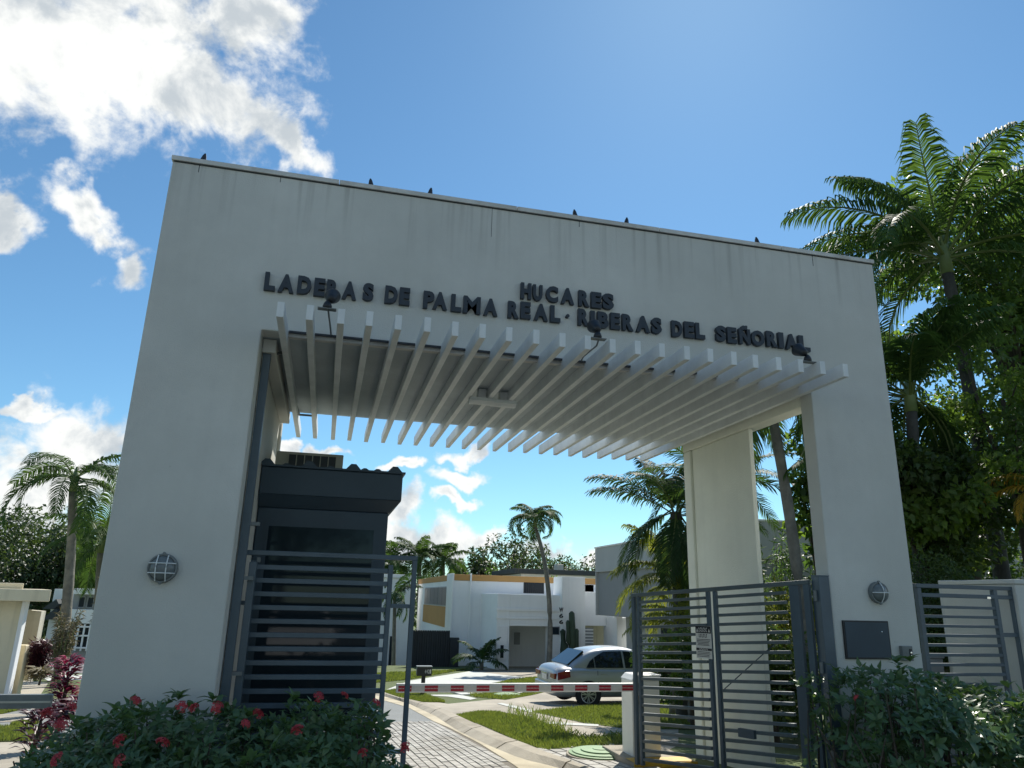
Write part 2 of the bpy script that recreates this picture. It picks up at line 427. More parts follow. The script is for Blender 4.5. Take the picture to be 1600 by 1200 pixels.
# ------------------------------------------------------------------ ground
def gpoly(name, pts, dz, m, parent=None, kind='structure', label=None, thick=0):
    """flat sheet (or low slab) lying on the sloping ground; pts are world (x, y)"""
    bm = bmesh.new()
    vs = [bm.verts.new((p[0], p[1], 0)) for p in pts]
    bm.faces.new(vs)
    for y in GY[1:-1]:
        bmesh.ops.bisect_plane(bm, geom=bm.verts[:] + bm.edges[:] + bm.faces[:], plane_co=(0, y, 0), plane_no=(0, 1, 0))
    bmesh.ops.triangulate(bm, faces=bm.faces[:])
    for v in bm.verts: v.co.z = G(v.co.y) + dz
    bm.normal_update()
    for f in bm.faces:
        if f.normal.z < 0: f.normal_flip()
    if thick:
        r = bmesh.ops.extrude_face_region(bm, geom=bm.faces[:])
        for v in r['geom']:
            if isinstance(v, bmesh.types.BMVert): v.co.z -= thick
        bmesh.ops.recalc_face_normals(bm, faces=bm.faces[:])
    me = bpy.data.meshes.new(name); bm.to_mesh(me); bm.free()
    me.materials.append(m)
    o = bpy.data.objects.new(name, me); C.objects.link(o); o.parent = parent
    if kind: o['kind'] = kind
    if label: o['label'] = label
    return o
def PG(*px): return [pG(x, y) for x, y in px]
GY.append(1600); GZ.append(-20)
gpoly('ground', [(-500, -80), (500, -80), (500, 1500), (-500, 1500)], 0, GRASSG)
gpoly('road', [(-30, -60), (30, -60), (30, 4.6), (-30, 4.6)], .004, ASPHALT)

# the street that runs off to the left behind the gate, verges, pavements
kerb_out = PG((560, 1078), (600, 1084), (620, 1093), (667, 1102), (703, 1113), (750, 1135), (803, 1157), (845, 1173), (880, 1190), (902, 1200))
kerb_in = PG((560, 1083), (600, 1089), (640, 1101), (680, 1120), (715, 1143), (760, 1165), (815, 1188), (866, 1200))
gut_in = PG((560, 1088), (600, 1095), (638, 1106), (678, 1128), (700, 1137), (750, 1163), (798, 1193), (815, 1205))
def extend(pl, y):
    a, b = pl[-3], pl[-1]
    t = (y - b.y) / (b.y - a.y); e = b + (b - a) * t; e.z = G(y); return pl + [e]
ke = 6.7
kerb_out, kerb_in, gut_in = extend(kerb_out, ke), extend(kerb_in, ke), extend(gut_in, ke)
street_far = [Vector((-30, 21.6, 0)), Vector((-30, 15.4, 0))]
gpoly('street', [gut_in[0], gut_in[1], gut_in[2], gut_in[3], (-1.2, gut_in[3].y, 0), (-1.2, 13.2, 0), (-30, 15.4, 0), (-30, 21.6, 0)], .004, ASPHALTFAR)
gpoly('concrete_apron', PG((560, 1074), (700, 1100), (800, 1090), (830, 1085), (860, 1075), (1010, 1085), (1060, 1110), (1060, 1165), (985, 1200), (902, 1200), (880, 1190), (845, 1173), (803, 1157), (750, 1135), (703, 1113), (667, 1102), (620, 1093), (600, 1084)), .004, CONC)
# kerb: separate cast lengths with open joints
kerb = thing('kerb', 'rolled concrete kerb curving along the paved lane', 'kerb', (0, 0, 0))
def lerp_pl(pl, s):
    seg = [(pl[i + 1] - pl[i]).length for i in range(len(pl) - 1)]; t = s * sum(seg)
    for i, q in enumerate(seg):
        if t <= q or i == len(seg) - 1: return pl[i].lerp(pl[i + 1], min(1, t / q))
        t -= q
NSEG = 9
for k in range(NSEG):
    b = MB(); n = 5; vs = []
    for j in range(n + 1):
        s = (k + j / n) / NSEG
        if j == 0: s += .0012
        if j == n: s -= .0012
        o_, i_, g_ = lerp_pl(kerb_out, s), lerp_pl(kerb_in, s), lerp_pl(gut_in, s)
        zo, zi = G(o_.y), G(i_.y)
        m1, m2 = o_.lerp(i_, .35), o_.lerp(i_, .7)
        vs += [(o_.x, o_.y, zo + .012), (m1.x, m1.y, G(m1.y) + .085), (m2.x, m2.y, G(m2.y) + .075), (i_.x, i_.y, zi + .014), (i_.x, i_.y, zi - .05)]
    b.add(vs, [(j * 5 + a, j * 5 + a + 1, j * 5 + a + 6, j * 5 + a + 5) for j in range(n) for a in range(4)] + [(0, 1, 2, 3, 4), tuple(n * 5 + a for a in (4, 3, 2, 1, 0))])
    b.build('kerb_length', KERB, kerb, smooth=False)
gut = MB(); ng = 40; vs = []
for j in range(ng + 1):
    i_, g_ = lerp_pl(kerb_in, j / ng), lerp_pl(gut_in, j / ng)
    vs += [(i_.x, i_.y, G(i_.y) + .016), (g_.x, g_.y, G(g_.y) + .010)]
gut.add(vs, [(2 * j, 2 * j + 1, 2 * j + 3, 2 * j + 2) for j in range(ng)])
tag(gut.build('gutter', GUTTER), kind='structure')

# paver lane : every paver its own piece
lane_edge = [p for p in gut_in[3:]]
lane = gpoly('paver_lane', [(-1.2, 13.2), (-1.2, gut_in[3].y)] + [(p.x, p.y) for p in lane_edge] + [(4.3, 4.6), (-4, 4.6), (-4, 6.6)], .004, PAVJOINT)
A_ = Vector((gut_in[3].x, gut_in[3].y)); B_ = Vector((gut_in[6].x, gut_in[6].y))
ud = (A_ - B_).normalized(); vd = Vector((-ud.y, ud.x))          # along the lane, across to the left
def inside(x, y, poly):
    c = False; n = len(poly)
    for i in range(n):
        (x1, y1), (x2, y2) = poly[i], poly[(i + 1) % n]
        if (y1 > y) != (y2 > y) and x < (x2 - x1) * (y - y1) / (y2 - y1) + x1: c = not c
    return c
lane_poly = [(-1.2, 13.2), (-1.2, gut_in[3].y)] + [(p.x, p.y) for p in lane_edge] + [(4.3, 4.6), (-4, 4.6), (-4, 6.6)]
pm = MB(); hx, hy, hz = .0965, .0465, .03
pm.add([(-hx, -hy, 0), (hx, -hy, 0), (hx, hy, 0), (-hx, hy, 0), (-hx + .006, -hy + .006, hz), (hx - .006, -hy + .006, hz), (hx - .006, hy - .006, hz), (-hx + .006, hy - .006, hz)],
       [(4, 5, 6, 7), (0, 1, 5, 4), (1, 2, 6, 5), (2, 3, 7, 6), (3, 0, 4, 7)])
pav0 = pm.build('paver', PAVER, lane, local=True)
rp = random.Random(3)
spots = []
for j in range(-70, 140):
    for i in range(-60, 60):
        c = B_ + vd * ((j + .5) * .1 + 0) + ud * ((i + (.5 if j % 2 else 0)) * .2)
        if not inside(c.x, c.y, lane_poly) or c.y < 4.7: continue
        if not inside((c + vd * -.05).x, (c + vd * -.05).y, lane_poly): continue
        q = proj((c.x, c.y, G(c.y)))
        if not (-40 < q[0] < 1650 and q[1] < 1290): continue
        vis = 610 < q[0] < 900 and q[1] < 1203
        spots.append(((0 if vis else 1), c.y, c.x))
spots.sort()
rot0 = atan2(ud.y, ud.x)
slope = atan2(G(9) - G(8), 1)
def pmat(x, y):
    return Matrix.Translation((x, y, G(y) - .018 + rp.uniform(-.003, .003))) @ Matrix.Rotation(slope if y > 6 else 0, 4, 'X') @ Matrix.Rotation(rot0 + rp.uniform(-.012, .012), 4, 'Z') @ Matrix.Rotation(rp.uniform(-.008, .008), 4, 'X')
far = MB()
pv = [v.co.copy() for v in pav0.data.vertices]; pf = [tuple(p.vertices) for p in pav0.data.polygons]
for n, (_, y, x) in enumerate(spots):
    if n < 300:
        o = pav0 if n == 0 else bpy.data.objects.new('paver', pav0.data)
        if n: C.objects.link(o); o.parent = lane
        o.matrix_local = pmat(x, y)
    else:
        m_ = pmat(x, y); far.add([m_ @ v for v in pv], pf)
far.build('paver_field', PAVER, lane, local=True, kind='stuff')

# paler paver patch with the manhole cover
pp = PG((845, 1173), (880, 1169), (930, 1166), (990, 1163), (1030, 1200), (1000, 1240), (960, 1225), (905, 1202))
patch = gpoly('paver_patch', pp, .008, PAVJOINT)
pl2 = [(p.x, p.y) for p in pp]; c0 = pp[0]
big = MB().add([(v[0] * 1.45, v[1] * 1.9, v[2]) for v in pv], pf)
first = None
for j in range(-20, 20):
    for i in range(-14, 14):
        c = Vector((c0.x, c0.y)) + vd * (j * .19) + ud * ((i + (.5 if j % 2 else 0)) * .29)
        if not inside(c.x, c.y, pl2): continue
        if first is None: first = big.build('paver', PAVER, patch, local=True); o = first
        else: o = bpy.data.objects.new('paver', first.data); C.objects.link(o); o.parent = patch
        o.matrix_local = Matrix.Translation((0, 0, .004)) @ pmat(c.x, c.y)
mp_ = pG(938, 1183)
mh = thing('manhole_cover', 'round pale green access cover set in pavers beside the barrier', 'access cover', mp_ + Vector((0, 0, .012)))
b = MB().lathe([(.40, 0), (.40, .045), (.36, .05), (.355, .062), (.25, .066), (.245, .08), (.10, .083), (.095, .09), (0, .092)], mp_ + Vector((0, 0, .012)), n=36)
b.build('lid', GREENCOVER, mh); MB().lathe([(.43, -.01), (.43, .028), (.402, .03), (.402, 0)], mp_ + Vector((0, 0, .012)), n=36, closed=False).build('rim', KERB, mh)
q = pG(793, 1087)
g2 = thing('irrigation_cover', 'oval green cover lying in the lawn behind the mailbox', 'access cover', q)
MB().lathe([(.42, .01), (.42, .04), (.34, .055), (.2, .06), (0, .062)], q, n=28).build('lid', GREENCOVER, g2)
MB().lathe([(.45, 0), (.45, .03), (.425, .032), (.425, .01)], q, n=28, closed=False).build('rim', KERB, g2)

# verge lawns (sheets) ; the blades come later
LAWNS = [
 ('verge_lawn', [(711, 1119), (745, 1113), (775, 1113), (830, 1124), (900, 1152), (928, 1164), (915, 1169), (849, 1173), (803, 1156), (750, 1133)]),
 ('mailbox_lawn', [(590, 1084), (625, 1077), (660, 1083), (696, 1098), (640, 1097), (615, 1092)]),
 ('house_lawn', [(722, 1081), (760, 1073), (800, 1062), (845, 1058), (905, 1068), (850, 1082), (790, 1094), (745, 1090)]),
 ('drive_lawn', [(833, 1113), (880, 1107), (960, 1101), (1100, 1099), (1100, 1140), (985, 1140), (915, 1131)]),
 ('side_lawn', [(560, 1070), (640, 1062), (735, 1045), (775, 1042), (690, 1049), (600, 1052), (540, 1056)]),
 ('far_lawn', [(10, 1021), (140, 1019), (140, 1036), (60, 1038)]),
 ('kerb_lawn_a', [(-40, 1106), (22, 1104), (32, 1110), (0, 1117), (-40, 1118)]),
 ('kerb_lawn_b', [(15, 1133), (52, 1126), (60, 1132), (30, 1135)]),
 ('kerb_lawn_c', [(-60, 1138), (40, 1136), (80, 1142), (75, 1158), (-60, 1160)])]
lawn_pts = {}
for n, pts in LAWNS:
    lawn_pts[n] = PG(*pts); gpoly(n[:-2] if n[-2] == '_' else n, lawn_pts[n], .009, GRASSG)
gpoly('driveway', PG((604, 1078), (640, 1064), (735, 1049), (770, 1053), (822, 1059), (740, 1072), (690, 1078)), .012, CONCLIGHT)
gpoly('garage_apron', PG((735, 1049), (775, 1041), (880, 1037), (960, 1040), (930, 1062), (850, 1058), (822, 1058), (770, 1053)), .008, CONC)
for k, pts in enumerate([[(699, 1081), (732, 1079), (757, 1085), (722, 1087)], [(742, 1080), (775, 1078), (797, 1081), (768, 1083)]]):
    o = gpoly('stepping_slab', PG(*pts), .035, CONCLIGHT, thick=.05, kind=None)
    tag(o, ['pale concrete paving slab laid in the lawn nearest the mailbox', 'pale concrete paving slab behind the nearer slab, right of it'][k], 'paving slab', 'paving slabs in the lawn')
o = gpoly('white_slab', PG((803, 1084), (815, 1077), (832, 1077), (830, 1082), (812, 1086)), .06, CONCLIGHT, thick=.06, kind=None)
tag(o, 'small white stone slab on the lawn behind the car', 'paving slab')
gpoly('pavement_edge', PG((776, 1100), (784, 1099), (838, 1112), (829, 1114)), .014, CONCLIGHT)
gpoly('pavement_edge', PG((850, 1132), (935, 1136), (936, 1133), (862, 1129)), .014, CONCLIGHT)
gpoly('pavement_edge', PG((640, 1086), (720, 1086), (745, 1092), (735, 1094), (700, 1089)), .012, CONCLIGHT)
# left-hand side beyond the gate
gpoly('left_drive', PG((-60, 1062), (40, 1062), (75, 1068), (62, 1088), (-60, 1092)), .012, CONC)
gpoly('left_pavement', PG((-60, 1119), (30, 1116), (60, 1124), (50, 1127), (-60, 1132)), .012, CONC)
gpoly('left_lane', PG((-60, 1162), (70, 1159), (90, 1180), (60, 1215), (-60, 1215)), .006, CONC)
gpoly('back_street', PG((-30, 1040), (150, 1036), (150, 1052), (60, 1054)), .006, ASPHALTFAR)
gpoly('back_pavement', PG((60, 1056), (150, 1054), (150, 1062), (75, 1064)), .008, CONCLIGHT)

# ------------------------------------------------------------------ gateway
YW = 6.4
XL, XR, XO0, XO1, ZT, ZO = -1.68, 5.73, -.735, 4.768, 5.40, 3.87
gw = thing('entrance_gateway', 'grey stucco entrance portal with slatted canopy and raised black letters', 'gateway', (2, 6.5, 0))
w = MB(); T = .2
w.prism([(XL, YW, -.3), (XL, YW, ZT), (XR, YW, ZT), (XR, YW, -.3), (XO1, YW, -.3), (XO1, YW, ZO), (XO0, YW, ZO), (XO0, YW, -.3)], (0, T, 0))
w.build('front_wall', STUCCO, gw, bevel=.012)
co = MB()
cx = [XL - .012, -.2, 1.55, 3.1, 4.55, XR + .012]
for a, b_ in zip(cx[:-1], cx[1:]):
    MB().box(a + .003, b_ - .003, YW - .022, YW + T + .02, ZT + .002, ZT + .048).build('coping', COPING, gw, bevel=.004)
MB().box(XL + .01, XR - .01, YW - .010, YW + .02, ZT - .008, ZT + .001).build('drip_line', DARKJOINT, gw)
MB().box(XO0 - .12, XO1 + .2, YW + T + .002, 9.5, ZO + .003, ZO + .23).build('roof_slab', SOFFIT, gw, bevel=.01)
MB().box(-.5, XO1 - .05, YW - .012, YW + .01, ZO - .004, ZO + .014).build('drip_edge', DARKJOINT, gw)
MB().box(XO0 + .2, XO1 - .1, YW + .03, YW + .06, ZO - .03, ZO - .002).build('soffit_flashing', COPING, gw)
MB().box(XO0 - .2, XO0, YW + T + .002, 9.62, -.3, ZO - .001).build('side_wall', STUCCO, gw, bevel=.01)
MB().box(XO0 - .2, XO0 + .03, 9.622, 9.8, -.3, ZO - .001).build('rear_post', STUCCO, gw, bevel=.02)
MB().box(XO0 + .002, XO0 + .12, YW + T + .03, 9.6, ZO - .13, ZO - .002).build('beam', STUCCO, gw, bevel=.01)
MB().box(XO1, XO1 + .2, YW + T + .002, 9.34, 3.69, ZO + .001).build('beam', STUCCO_BOUNCE, gw, bevel=.01)
MB().box(XO1 + .03, XO1 + .09, 7.68, 9.12, -.5, 3.688).build('side_wall', STUCCO_BOUNCE, gw, bevel=.012)
MB().box(XO1, XO1 + .23, 9.122, 9.335, -.5, 3.688).build('rear_post', STUCCO_BOUNCE, gw, bevel=.02)
# 23 slats, one mesh shared
sl = MB().box(0, .056, 5.74, 10.55, 3.765, 3.895).build('slat', SLAT, gw, bevel=.004)
for k in range(23):
    o = sl if k == 0 else sl.copy()
    if k: C.objects.link(o)
    o.location = (-.566 + k * .23665 + random.Random(k).uniform(-.006, .006), random.Random(k + 50).uniform(-.012, .012), random.Random(k + 90).uniform(-.004, .004))
xj = pY(769, 330, YW).x
MB().box(xj - .002, xj + .002, YW - .0015, YW + .01, 5.08, ZT - .01).build('joint_line', DARKJOINT, gw)
for px_, ln_ in ((1262, .12), (432, .05), (300, .07), (905, .06)):
    xj = pY(px_, 330, YW).x; MB().box(xj - .003, xj + .003, YW - .0015, YW + .01, ZT - .01 - ln_, ZT - .01).build('runoff_mark', DARKJOINT, gw)
# conduit along the soffit
MB().tube([(XO0 + .05, 6.7, 3.73), (XO0 + .17, 6.9, 3.84), (XO0 + .20, 8.6, 3.84), (XO0 + .24, 9.42, 3.83), (XO0 + .42, 9.46, 3.84)], .014, 8).build('conduit', LAMPGREY, gw)

def glyph(ch, x0, x1, z0, z1, y, th, m, parent, name='letter', off=.058, axis=None):
    cu = bpy.data.curves.new('t', 'FONT'); cu.body = ch; cu.size = 1; cu.extrude = .05; cu.offset = off; cu.resolution_u = 3
    t = bpy.data.objects.new('t', cu); C.objects.link(t)
    bpy.context.view_layer.update()
    me = bpy.data.meshes.new_from_object(t.evaluated_get(bpy.context.evaluated_depsgraph_get()))
    bpy.data.objects.remove(t); bpy.data.curves.remove(cu)
    n = len(me.vertices); co = np.zeros(n * 3, np.float32); me.vertices.foreach_get('co', co); co = co.reshape(-1, 3)
    mn, mx_ = co.min(0), co.max(0); u = (co - mn) / np.maximum(mx_ - mn, 1e-6)
    ax = axis or (Vector((1, 0, 0)), Vector((0, -1, 0)), Vector((0, 0, 0)))
    P = np.zeros((n, 3), np.float32)
    off_ = wloc(parent) if parent else Vector((0, 0, 0))
    for c in range(3):
        P[:, c] = ax[2][c] + ax[0][c] * (x0 + u[:, 0] * (x1 - x0)) + ax[1][c] * (u[:, 2] * th) - off_[c]
    if axis is None: P[:, 1] += y
    P[:, 2] += z0 + u[:, 1] * (z1 - z0)
    me.vertices.foreach_set('co', P.ravel()); me.update()
    me.materials.clear(); me.materials.append(m); me.name = name
    o = bpy.data.objects.new(name, me); C.objects.link(o); o.parent = parent
    return o
def c1(x): return 380 + x / 3.75
def c2(x): return 760 + x / 2.759
row = [('L', c1(125), c1(190)), ('A', c1(207), c1(300)), ('D', c1(318), c1(400)), ('E', c1(415), c1(480)), ('R', c1(488), c1(562)), ('A', c1(580), c1(665)), ('S', c1(700), c1(765)),
       ('D', c1(830), c1(905)), ('E', c1(915), c1(977)), ('P', c1(1055), c1(1120)), ('A', c1(1110), c1(1195)), ('L', c1(1218), c1(1278)), ('M', c1(1290), c1(1390)), ('A', c1(1408), c1(1490)),
       ('R', c2(93), c2(139)), ('E', c2(147), c2(190)), ('A', c2(205), c2(264)), ('L', c2(275), c2(318)),
       ('R', c2(395), c2(441)), ('I', c2(448), c2(466)), ('B', c2(478), c2(526)), ('E', c2(534), c2(575)), ('R', c2(585), c2(632)), ('A', c2(645), c2(703)), ('S', c2(711), c2(754)),
       ('D', c2(798), c2(843)), ('E', c2(852), c2(894)), ('L', c2(900), c2(940)), ('S', c2(988), c2(1030)), ('E', c2(1037), c2(1077)), ('Ñ', c2(1088), c2(1135)), ('O', c2(1140), c2(1196)), ('R', c2(1206), c2(1252)), ('I', c2(1258), c2(1279)), ('A', c2(1288), c2(1338)), ('L', c2(1345), c2(1392))]
ZB = 4.236
rl = random.Random(4)
for ch, a, b_ in row:
    yy = 440 + (a - 413) * .1155
    x0, x1 = pY(a, yy, YW - .03).x, pY(b_, yy, YW - .03).x
    dz = rl.uniform(-.006, .006)
    glyph(ch, x0, x1, ZB + dz, ZB + dz + (.205 if ch == 'Ñ' else .172), YW - .004, .04, LETTER, gw, off=.035 if ch == 'M' else .058)
xd = pY(c2(350), 496, YW - .03).x
MB().lathe([(.018, 0), (.018, .04), (0, .041)], (xd, YW - .001, ZB + .085), (0, -1, 0), 14).build('dot', LETTER, gw)
for ch, a, b_ in [('H', 148, 193), ('U', 200, 241), ('C', 256, 308), ('A', 321, 377), ('R', 397, 442), ('E', 451, 495), ('S', 499, 548)]:
    a, b_ = c2(a), c2(b_); yy = 455 + (a - 813) * .12
    x0, x1 = pY(a, yy, YW - .03).x, pY(b_, yy, YW - .03).x
    dz = rl.uniform(-.006, .006)
    zb = pY(911, 479, YW - .03).z
    glyph(ch, x0, x1, zb + dz, zb + dz + .168, YW - .004, .04, LETTER, gw)

# things fixed to the gateway
desc = ['dark spike on the coping at the left corner of the wall', 'dark spike on the coping above the left word', 'dark spike on the coping right beside the second spike', 'dark spike on the coping above the right end of the upper word',
        'fifth dark spike from the left on the coping', 'dark spike on the coping nearest the tall palm']
for k, (px, py) in enumerate([(317, 250), (580, 291), (671, 305), (899, 343), (978, 354), (1184, 384)]):
    p = pY(px, py, YW + .06); z = ZT + .047
    b = MB(); b.lathe([(.036, 0), (.030, .03), (.018, .085), (.007, .11)], (p.x, YW + .06, z), (.12 * (-1) ** k, 0, 1), 6)
    tag(b.build('coping_spike', BLACKP), desc[k], 'spike', 'spikes along the coping')

def bulkhead(px, py, R_, label, cage):
    p = pY(px, py, YW); t = thing('bulkhead_light', label, 'wall light', (p.x, YW, p.z), 'round wall lights on the portal')
    c = (p.x, YW - .001, p.z); ax = (0, -1, 0)
    MB().lathe([(R_, 0), (R_, .03), (R_ * .96, .045), (R_ * .86, .045), (R_ * .86, .02)], c, ax, 32).build('housing', LAMPGREY, t, smooth=False)
    MB().lathe([(R_ * .85, .02), (R_ * .82, .05), (R_ * .6, .075), (R_ * .3, .088), (0, .092)], c, ax, 32, closed=False).build('lens', LENS, t, smooth=True)
    def arc(dx, vertical):
        pts = []
        h = sqrt(max(0, 1 - dx * dx)) * .92
        for i in range(9):
            s = -h + 2 * h * i / 8
            d = .045 + .058 * max(0, 1 - (dx * dx + s * s))
            pts.append((p.x + (dx if vertical else s) * R_, YW - d, p.z + (s if vertical else dx) * R_))
        return pts
    for dx, v in cage: MB().tube(arc(dx, v), .0045, 6).build('cage_bar', SLAT, t)
    for s in (-1, 1): MB().lathe([(.012, 0), (.012, .02), (0, .021)], (p.x, YW - .03, p.z + s * R_ * 1.0), ax, 8).build('screw', LAMPGREY, t)
bulkhead(255, 888, .112, 'round caged wall light on the left pier of the portal', [(-.33, True), (.33, True), (-.33, False), (.33, False)])
bulkhead(1370, 926, .102, 'round caged wall light on the right pier above a black panel', [(0, True), (.0, False)])

pnl = thing('notice_panel', 'blank black notice panel on the right pier', 'panel', pY(1354, 1000, YW))
a, b_ = pY(1314.5, 969, YW), pY(1392, 1030, YW)
MB().box(a.x, b_.x, YW - .022, YW - .001, b_.z, a.z).build('frame', BLACKP, pnl, bevel=.004)
MB().box(a.x + .015, b_.x - .015, YW - .026, YW - .0225, b_.z + .015, a.z - .015).build('board', DARKWALL, pnl)
MB().lathe([(.006, 0), (.006, .004), (0, .005)], (b_.x - .09, YW - .026, a.z - .1), (0, -1, 0), 8).build('keyhole', CHROME, pnl)
a, b_ = pY(1404, 1009, YW), pY(1423, 1032, YW)
kp = thing('entry_keypad', 'small grey entry intercom box right of the black panel', 'intercom', ((a.x + b_.x) / 2, YW, b_.z))
MB().box(a.x, b_.x, YW - .045, YW - .001, b_.z, a.z).build('case', LAMPGREY, kp, bevel=.005)
xm = (a.x * .35 + b_.x * .65)
MB().box(xm, b_.x - .015, YW - .049, YW - .0455, b_.z + .03, a.z - .025).build('screen', BLACKP, kp)
for k in range(2): MB().lathe([(.011, 0), (.011, .006), (0, .007)], ((xm + b_.x - .015) / 2, YW - .049, b_.z + .042 + .03 * k), (0, -1, 0), 10).build('button', CHROME, kp)

def spot(px, py, hx, label, lead):
    z0 = 3.899
    p = pY(px, py + 22, 5.82)
    t = thing('spotlight', label, 'spotlight', (p.x, 5.82, z0), 'black spotlights along the canopy front')
    MB().box(p.x - .075, p.x + .075, 5.79, 5.85, z0, z0 + .008).build('mounting_plate', LAMPGREY, t)
    MB().lathe([(.036, .008), (.038, .03), (.03, .055), (.016, .075)], (p.x, 5.82, z0), n=16).build('base', BLACKP, t, smooth=True)
    c = Vector((p.x + hx, 5.86, z0 + .128))
    MB().tube([(p.x, 5.82, z0 + .07), (p.x + hx * .4, 5.83, z0 + .09), c], .012, 8).build('swivel', BLACKP, t)
    ax = Vector((hx * 2, .75, .55))
    MB().lathe([(.02, -.075), (.036, -.06), (.044, -.03), (.062, .03), (.066, .05), (.058, .052), (.05, .04)], c, ax, 20).build('head', BLACKP, t, smooth=True)
    MB().lathe([(.055, .04), (0, .041)], c, ax, 20, closed=False).build('lens', LENS, t)
    if lead: MB().tube([(p.x + .01, 5.82, z0), (p.x + .02, 5.9, z0 - .03), (p.x + .035, 6.3, 3.895), (p.x + .04, 6.38, 3.88)], .008, 6).build('cable', LAMPGREY, t)
spot(509, 480, .03, 'black spotlight standing on the canopy slats below the first word', True)
spot(934, 525, -.006, 'black spotlight on the canopy slats below the middle of the lettering', True)
spot(1264, 562, -.04, 'black spotlight on the canopy slats at the last letter', False)

def flood(px, py, label):
    z = 3.70; d = ray(px, py); p = d * ((z - EYE) / d.z) + Vector((0, 0, EYE))
    t = thing('soffit_light', label, 'ceiling light', (p.x, p.y, 3.765), 'twin lights under the canopy')
    b = MB()
    for a0, a1 in ((-.14, .14),):
        b.prism([(p.x + a0, p.y + .07 * cos(q), z + .06 + .065 * sin(q)) for q in [pi * i / 8 + pi for i in range(9)]], (a1 - a0, 0, 0))
    b.build('housing', SLAT, t, bevel=.004)
    MB().box(p.x - .13, p.x + .13, p.y - .085, p.y - .06, z + .02, z + .06).build('visor', SLAT, t)
    MB().box(p.x - .045, p.x + .045, p.y - .045, p.y + .045, z + .0605, ZO - .001).build('junction_box', SLAT, t, bevel=.004)
flood(752, 632, 'left one of the two beige lights under the canopy slats')
flood(786, 636, 'right one of the two beige lights under the canopy slats')

# ------------------------------------------------------------------ gates
def stile(a, z0, z1, m, parent, name='stile', sx=.04, sy=.04, ax=Vector((1, 0, 0))):
    ax = Vector(ax).normalized(); n = Vector((-ax.y, ax.x, 0)); a = Vector((a[0], a[1], 0))
    b = MB(); vs = []
    for z in (z0, z1):
        for i, j in ((-1, -1), (1, -1), (1, 1), (-1, 1)): q = a + ax * (i * sx / 2) + n * (j * sy / 2); vs.append((q.x, q.y, z))
    b.add(vs, [(0, 3, 2, 1), (4, 5, 6, 7), (0, 1, 5, 4), (1, 2, 6, 5), (2, 3, 7, 6), (3, 0, 4, 7)])
    return b.build(name, m, parent, bevel=.003)
def gate_bars(parent, a, b_, zt_a, zt_b, n, pitch, w_, h_, m, name='bar'):
    """n horizontal bars between ground points a, b_; a copy of one mesh each"""
    a, b_ = Vector((a[0], a[1], 0)), Vector((b_[0], b_[1], 0))
    o0 = None
    for k in range(n):
        if o0 is None:
            o0 = MB().bar(a + Vector((0, 0, zt_a)), b_ + Vector((0, 0, zt_b)), w_, h_).build(name, m, parent, bevel=.003); o = o0
        else: o = o0.copy(); C.objects.link(o)
        o.location = (0, 0, -pitch * k)
YG = 6.95
lg = thing('vehicle_gate', 'tall grey tube gate leaf standing before the dark guardhouse', 'gate', (0, YG, 0), 'grey bar gates of the entrance')
xs = [pY(x, y, YG).x for x, y in ((380, 870), (397, 871), (611, 880), (648, 880))]
zt = pY(500, 871, YG).z
for k, x in enumerate(xs): stile((x, YG), .04, zt + (.0 if k in (0, 3) else -.045), GATE, lg, sx=.042, sy=.05)
MB().box(xs[0] - .022, xs[3] + .022, YG - .026, YG + .026, zt, zt + .042).build('top_rail', GATE, lg, bevel=.004)
for x0, x1 in ((xs[0], xs[1]), (xs[2], xs[3])):
    for z in (zt - .42, .35): MB().box(x0 + .022, x1 - .022, YG - .02, YG + .02, z, z + .035).build('tie', GATE, lg, bevel=.003)
gate_bars(lg, (xs[1] + .021, YG), (xs[2] - .021, YG), zt - .10, zt - .10, 16, .1125, .036, .041, GATE)
MB().box(xs[1] + .03, xs[1] + .06, YG - .04, YG - .02, zt - .06, zt - .02).build('latch_tag', LAMPGREY, lg)
gp = thing('gate_post', 'slim grey steel post beside the gate, carried up as the dark strip of the shaded left reveal', 'post', (-.68, 6.72, 0))
stile((-.69, 6.70), 0, 3.865, GATE, gp, 'post', .07, .06); stile((-.60, 6.78), 0, 1.9, GATE, gp, 'guide_post', .06, .05)  # upper length of the tall post stands in for shade in the reveal
for z in (1.0, 1.75, 2.2): MB().box(-.70, -.58, 6.69, 6.75, z, z + .03).build('bracket', LAMPGREY, gp)

A2, F2 = Vector((4.60, 6.48, 0)), Vector((3.60, 8.50, 0))
ztA, ztF = pY(1262, 906, 6.50).z, pY(998, 928, 8.50).z
rg = thing('vehicle_gate', 'grey slatted gate leaf swung inward at the right pier, with a notice on it', 'gate', (A2.x, A2.y, 0), 'grey bar gates of the entrance')
dg = (F2 - A2); Lg = dg.length; dn = dg / Lg
def gpt(s): return A2 + dg * s
def gz(s): return ztA + (ztF - ztA) * s
MB().bar(gpt(0) + Vector((0, 0, gz(0) - .02)), gpt(1) + Vector((0, 0, gz(1) - .02)), .05, .042).build('top_rail', GATE2, rg, bevel=.004)
def sfrac(px):      # where a pixel column crosses the leaf
    best = min(range(1001), key=lambda i: abs(proj(gpt(i / 1000) + Vector((0, 0, 1.2)))[0] - px)); return best / 1000
s_mid = sfrac(1116)
for s, wd, nm in ((.012, .06, 'hinge_stile'), (.07, .10, 'hinge_stile'), (s_mid - .020, .036, 'middle_stile'), (s_mid + .020, .036, 'middle_stile'), (.955, .035, 'end_stile'), (.99, .04, 'end_stile')):
    q = gpt(s); stile((q.x, q.y), G(q.y) + .06, gz(s) - .042, GATE, rg, nm, wd, .05, dn)
nb = 20; pt = .0935
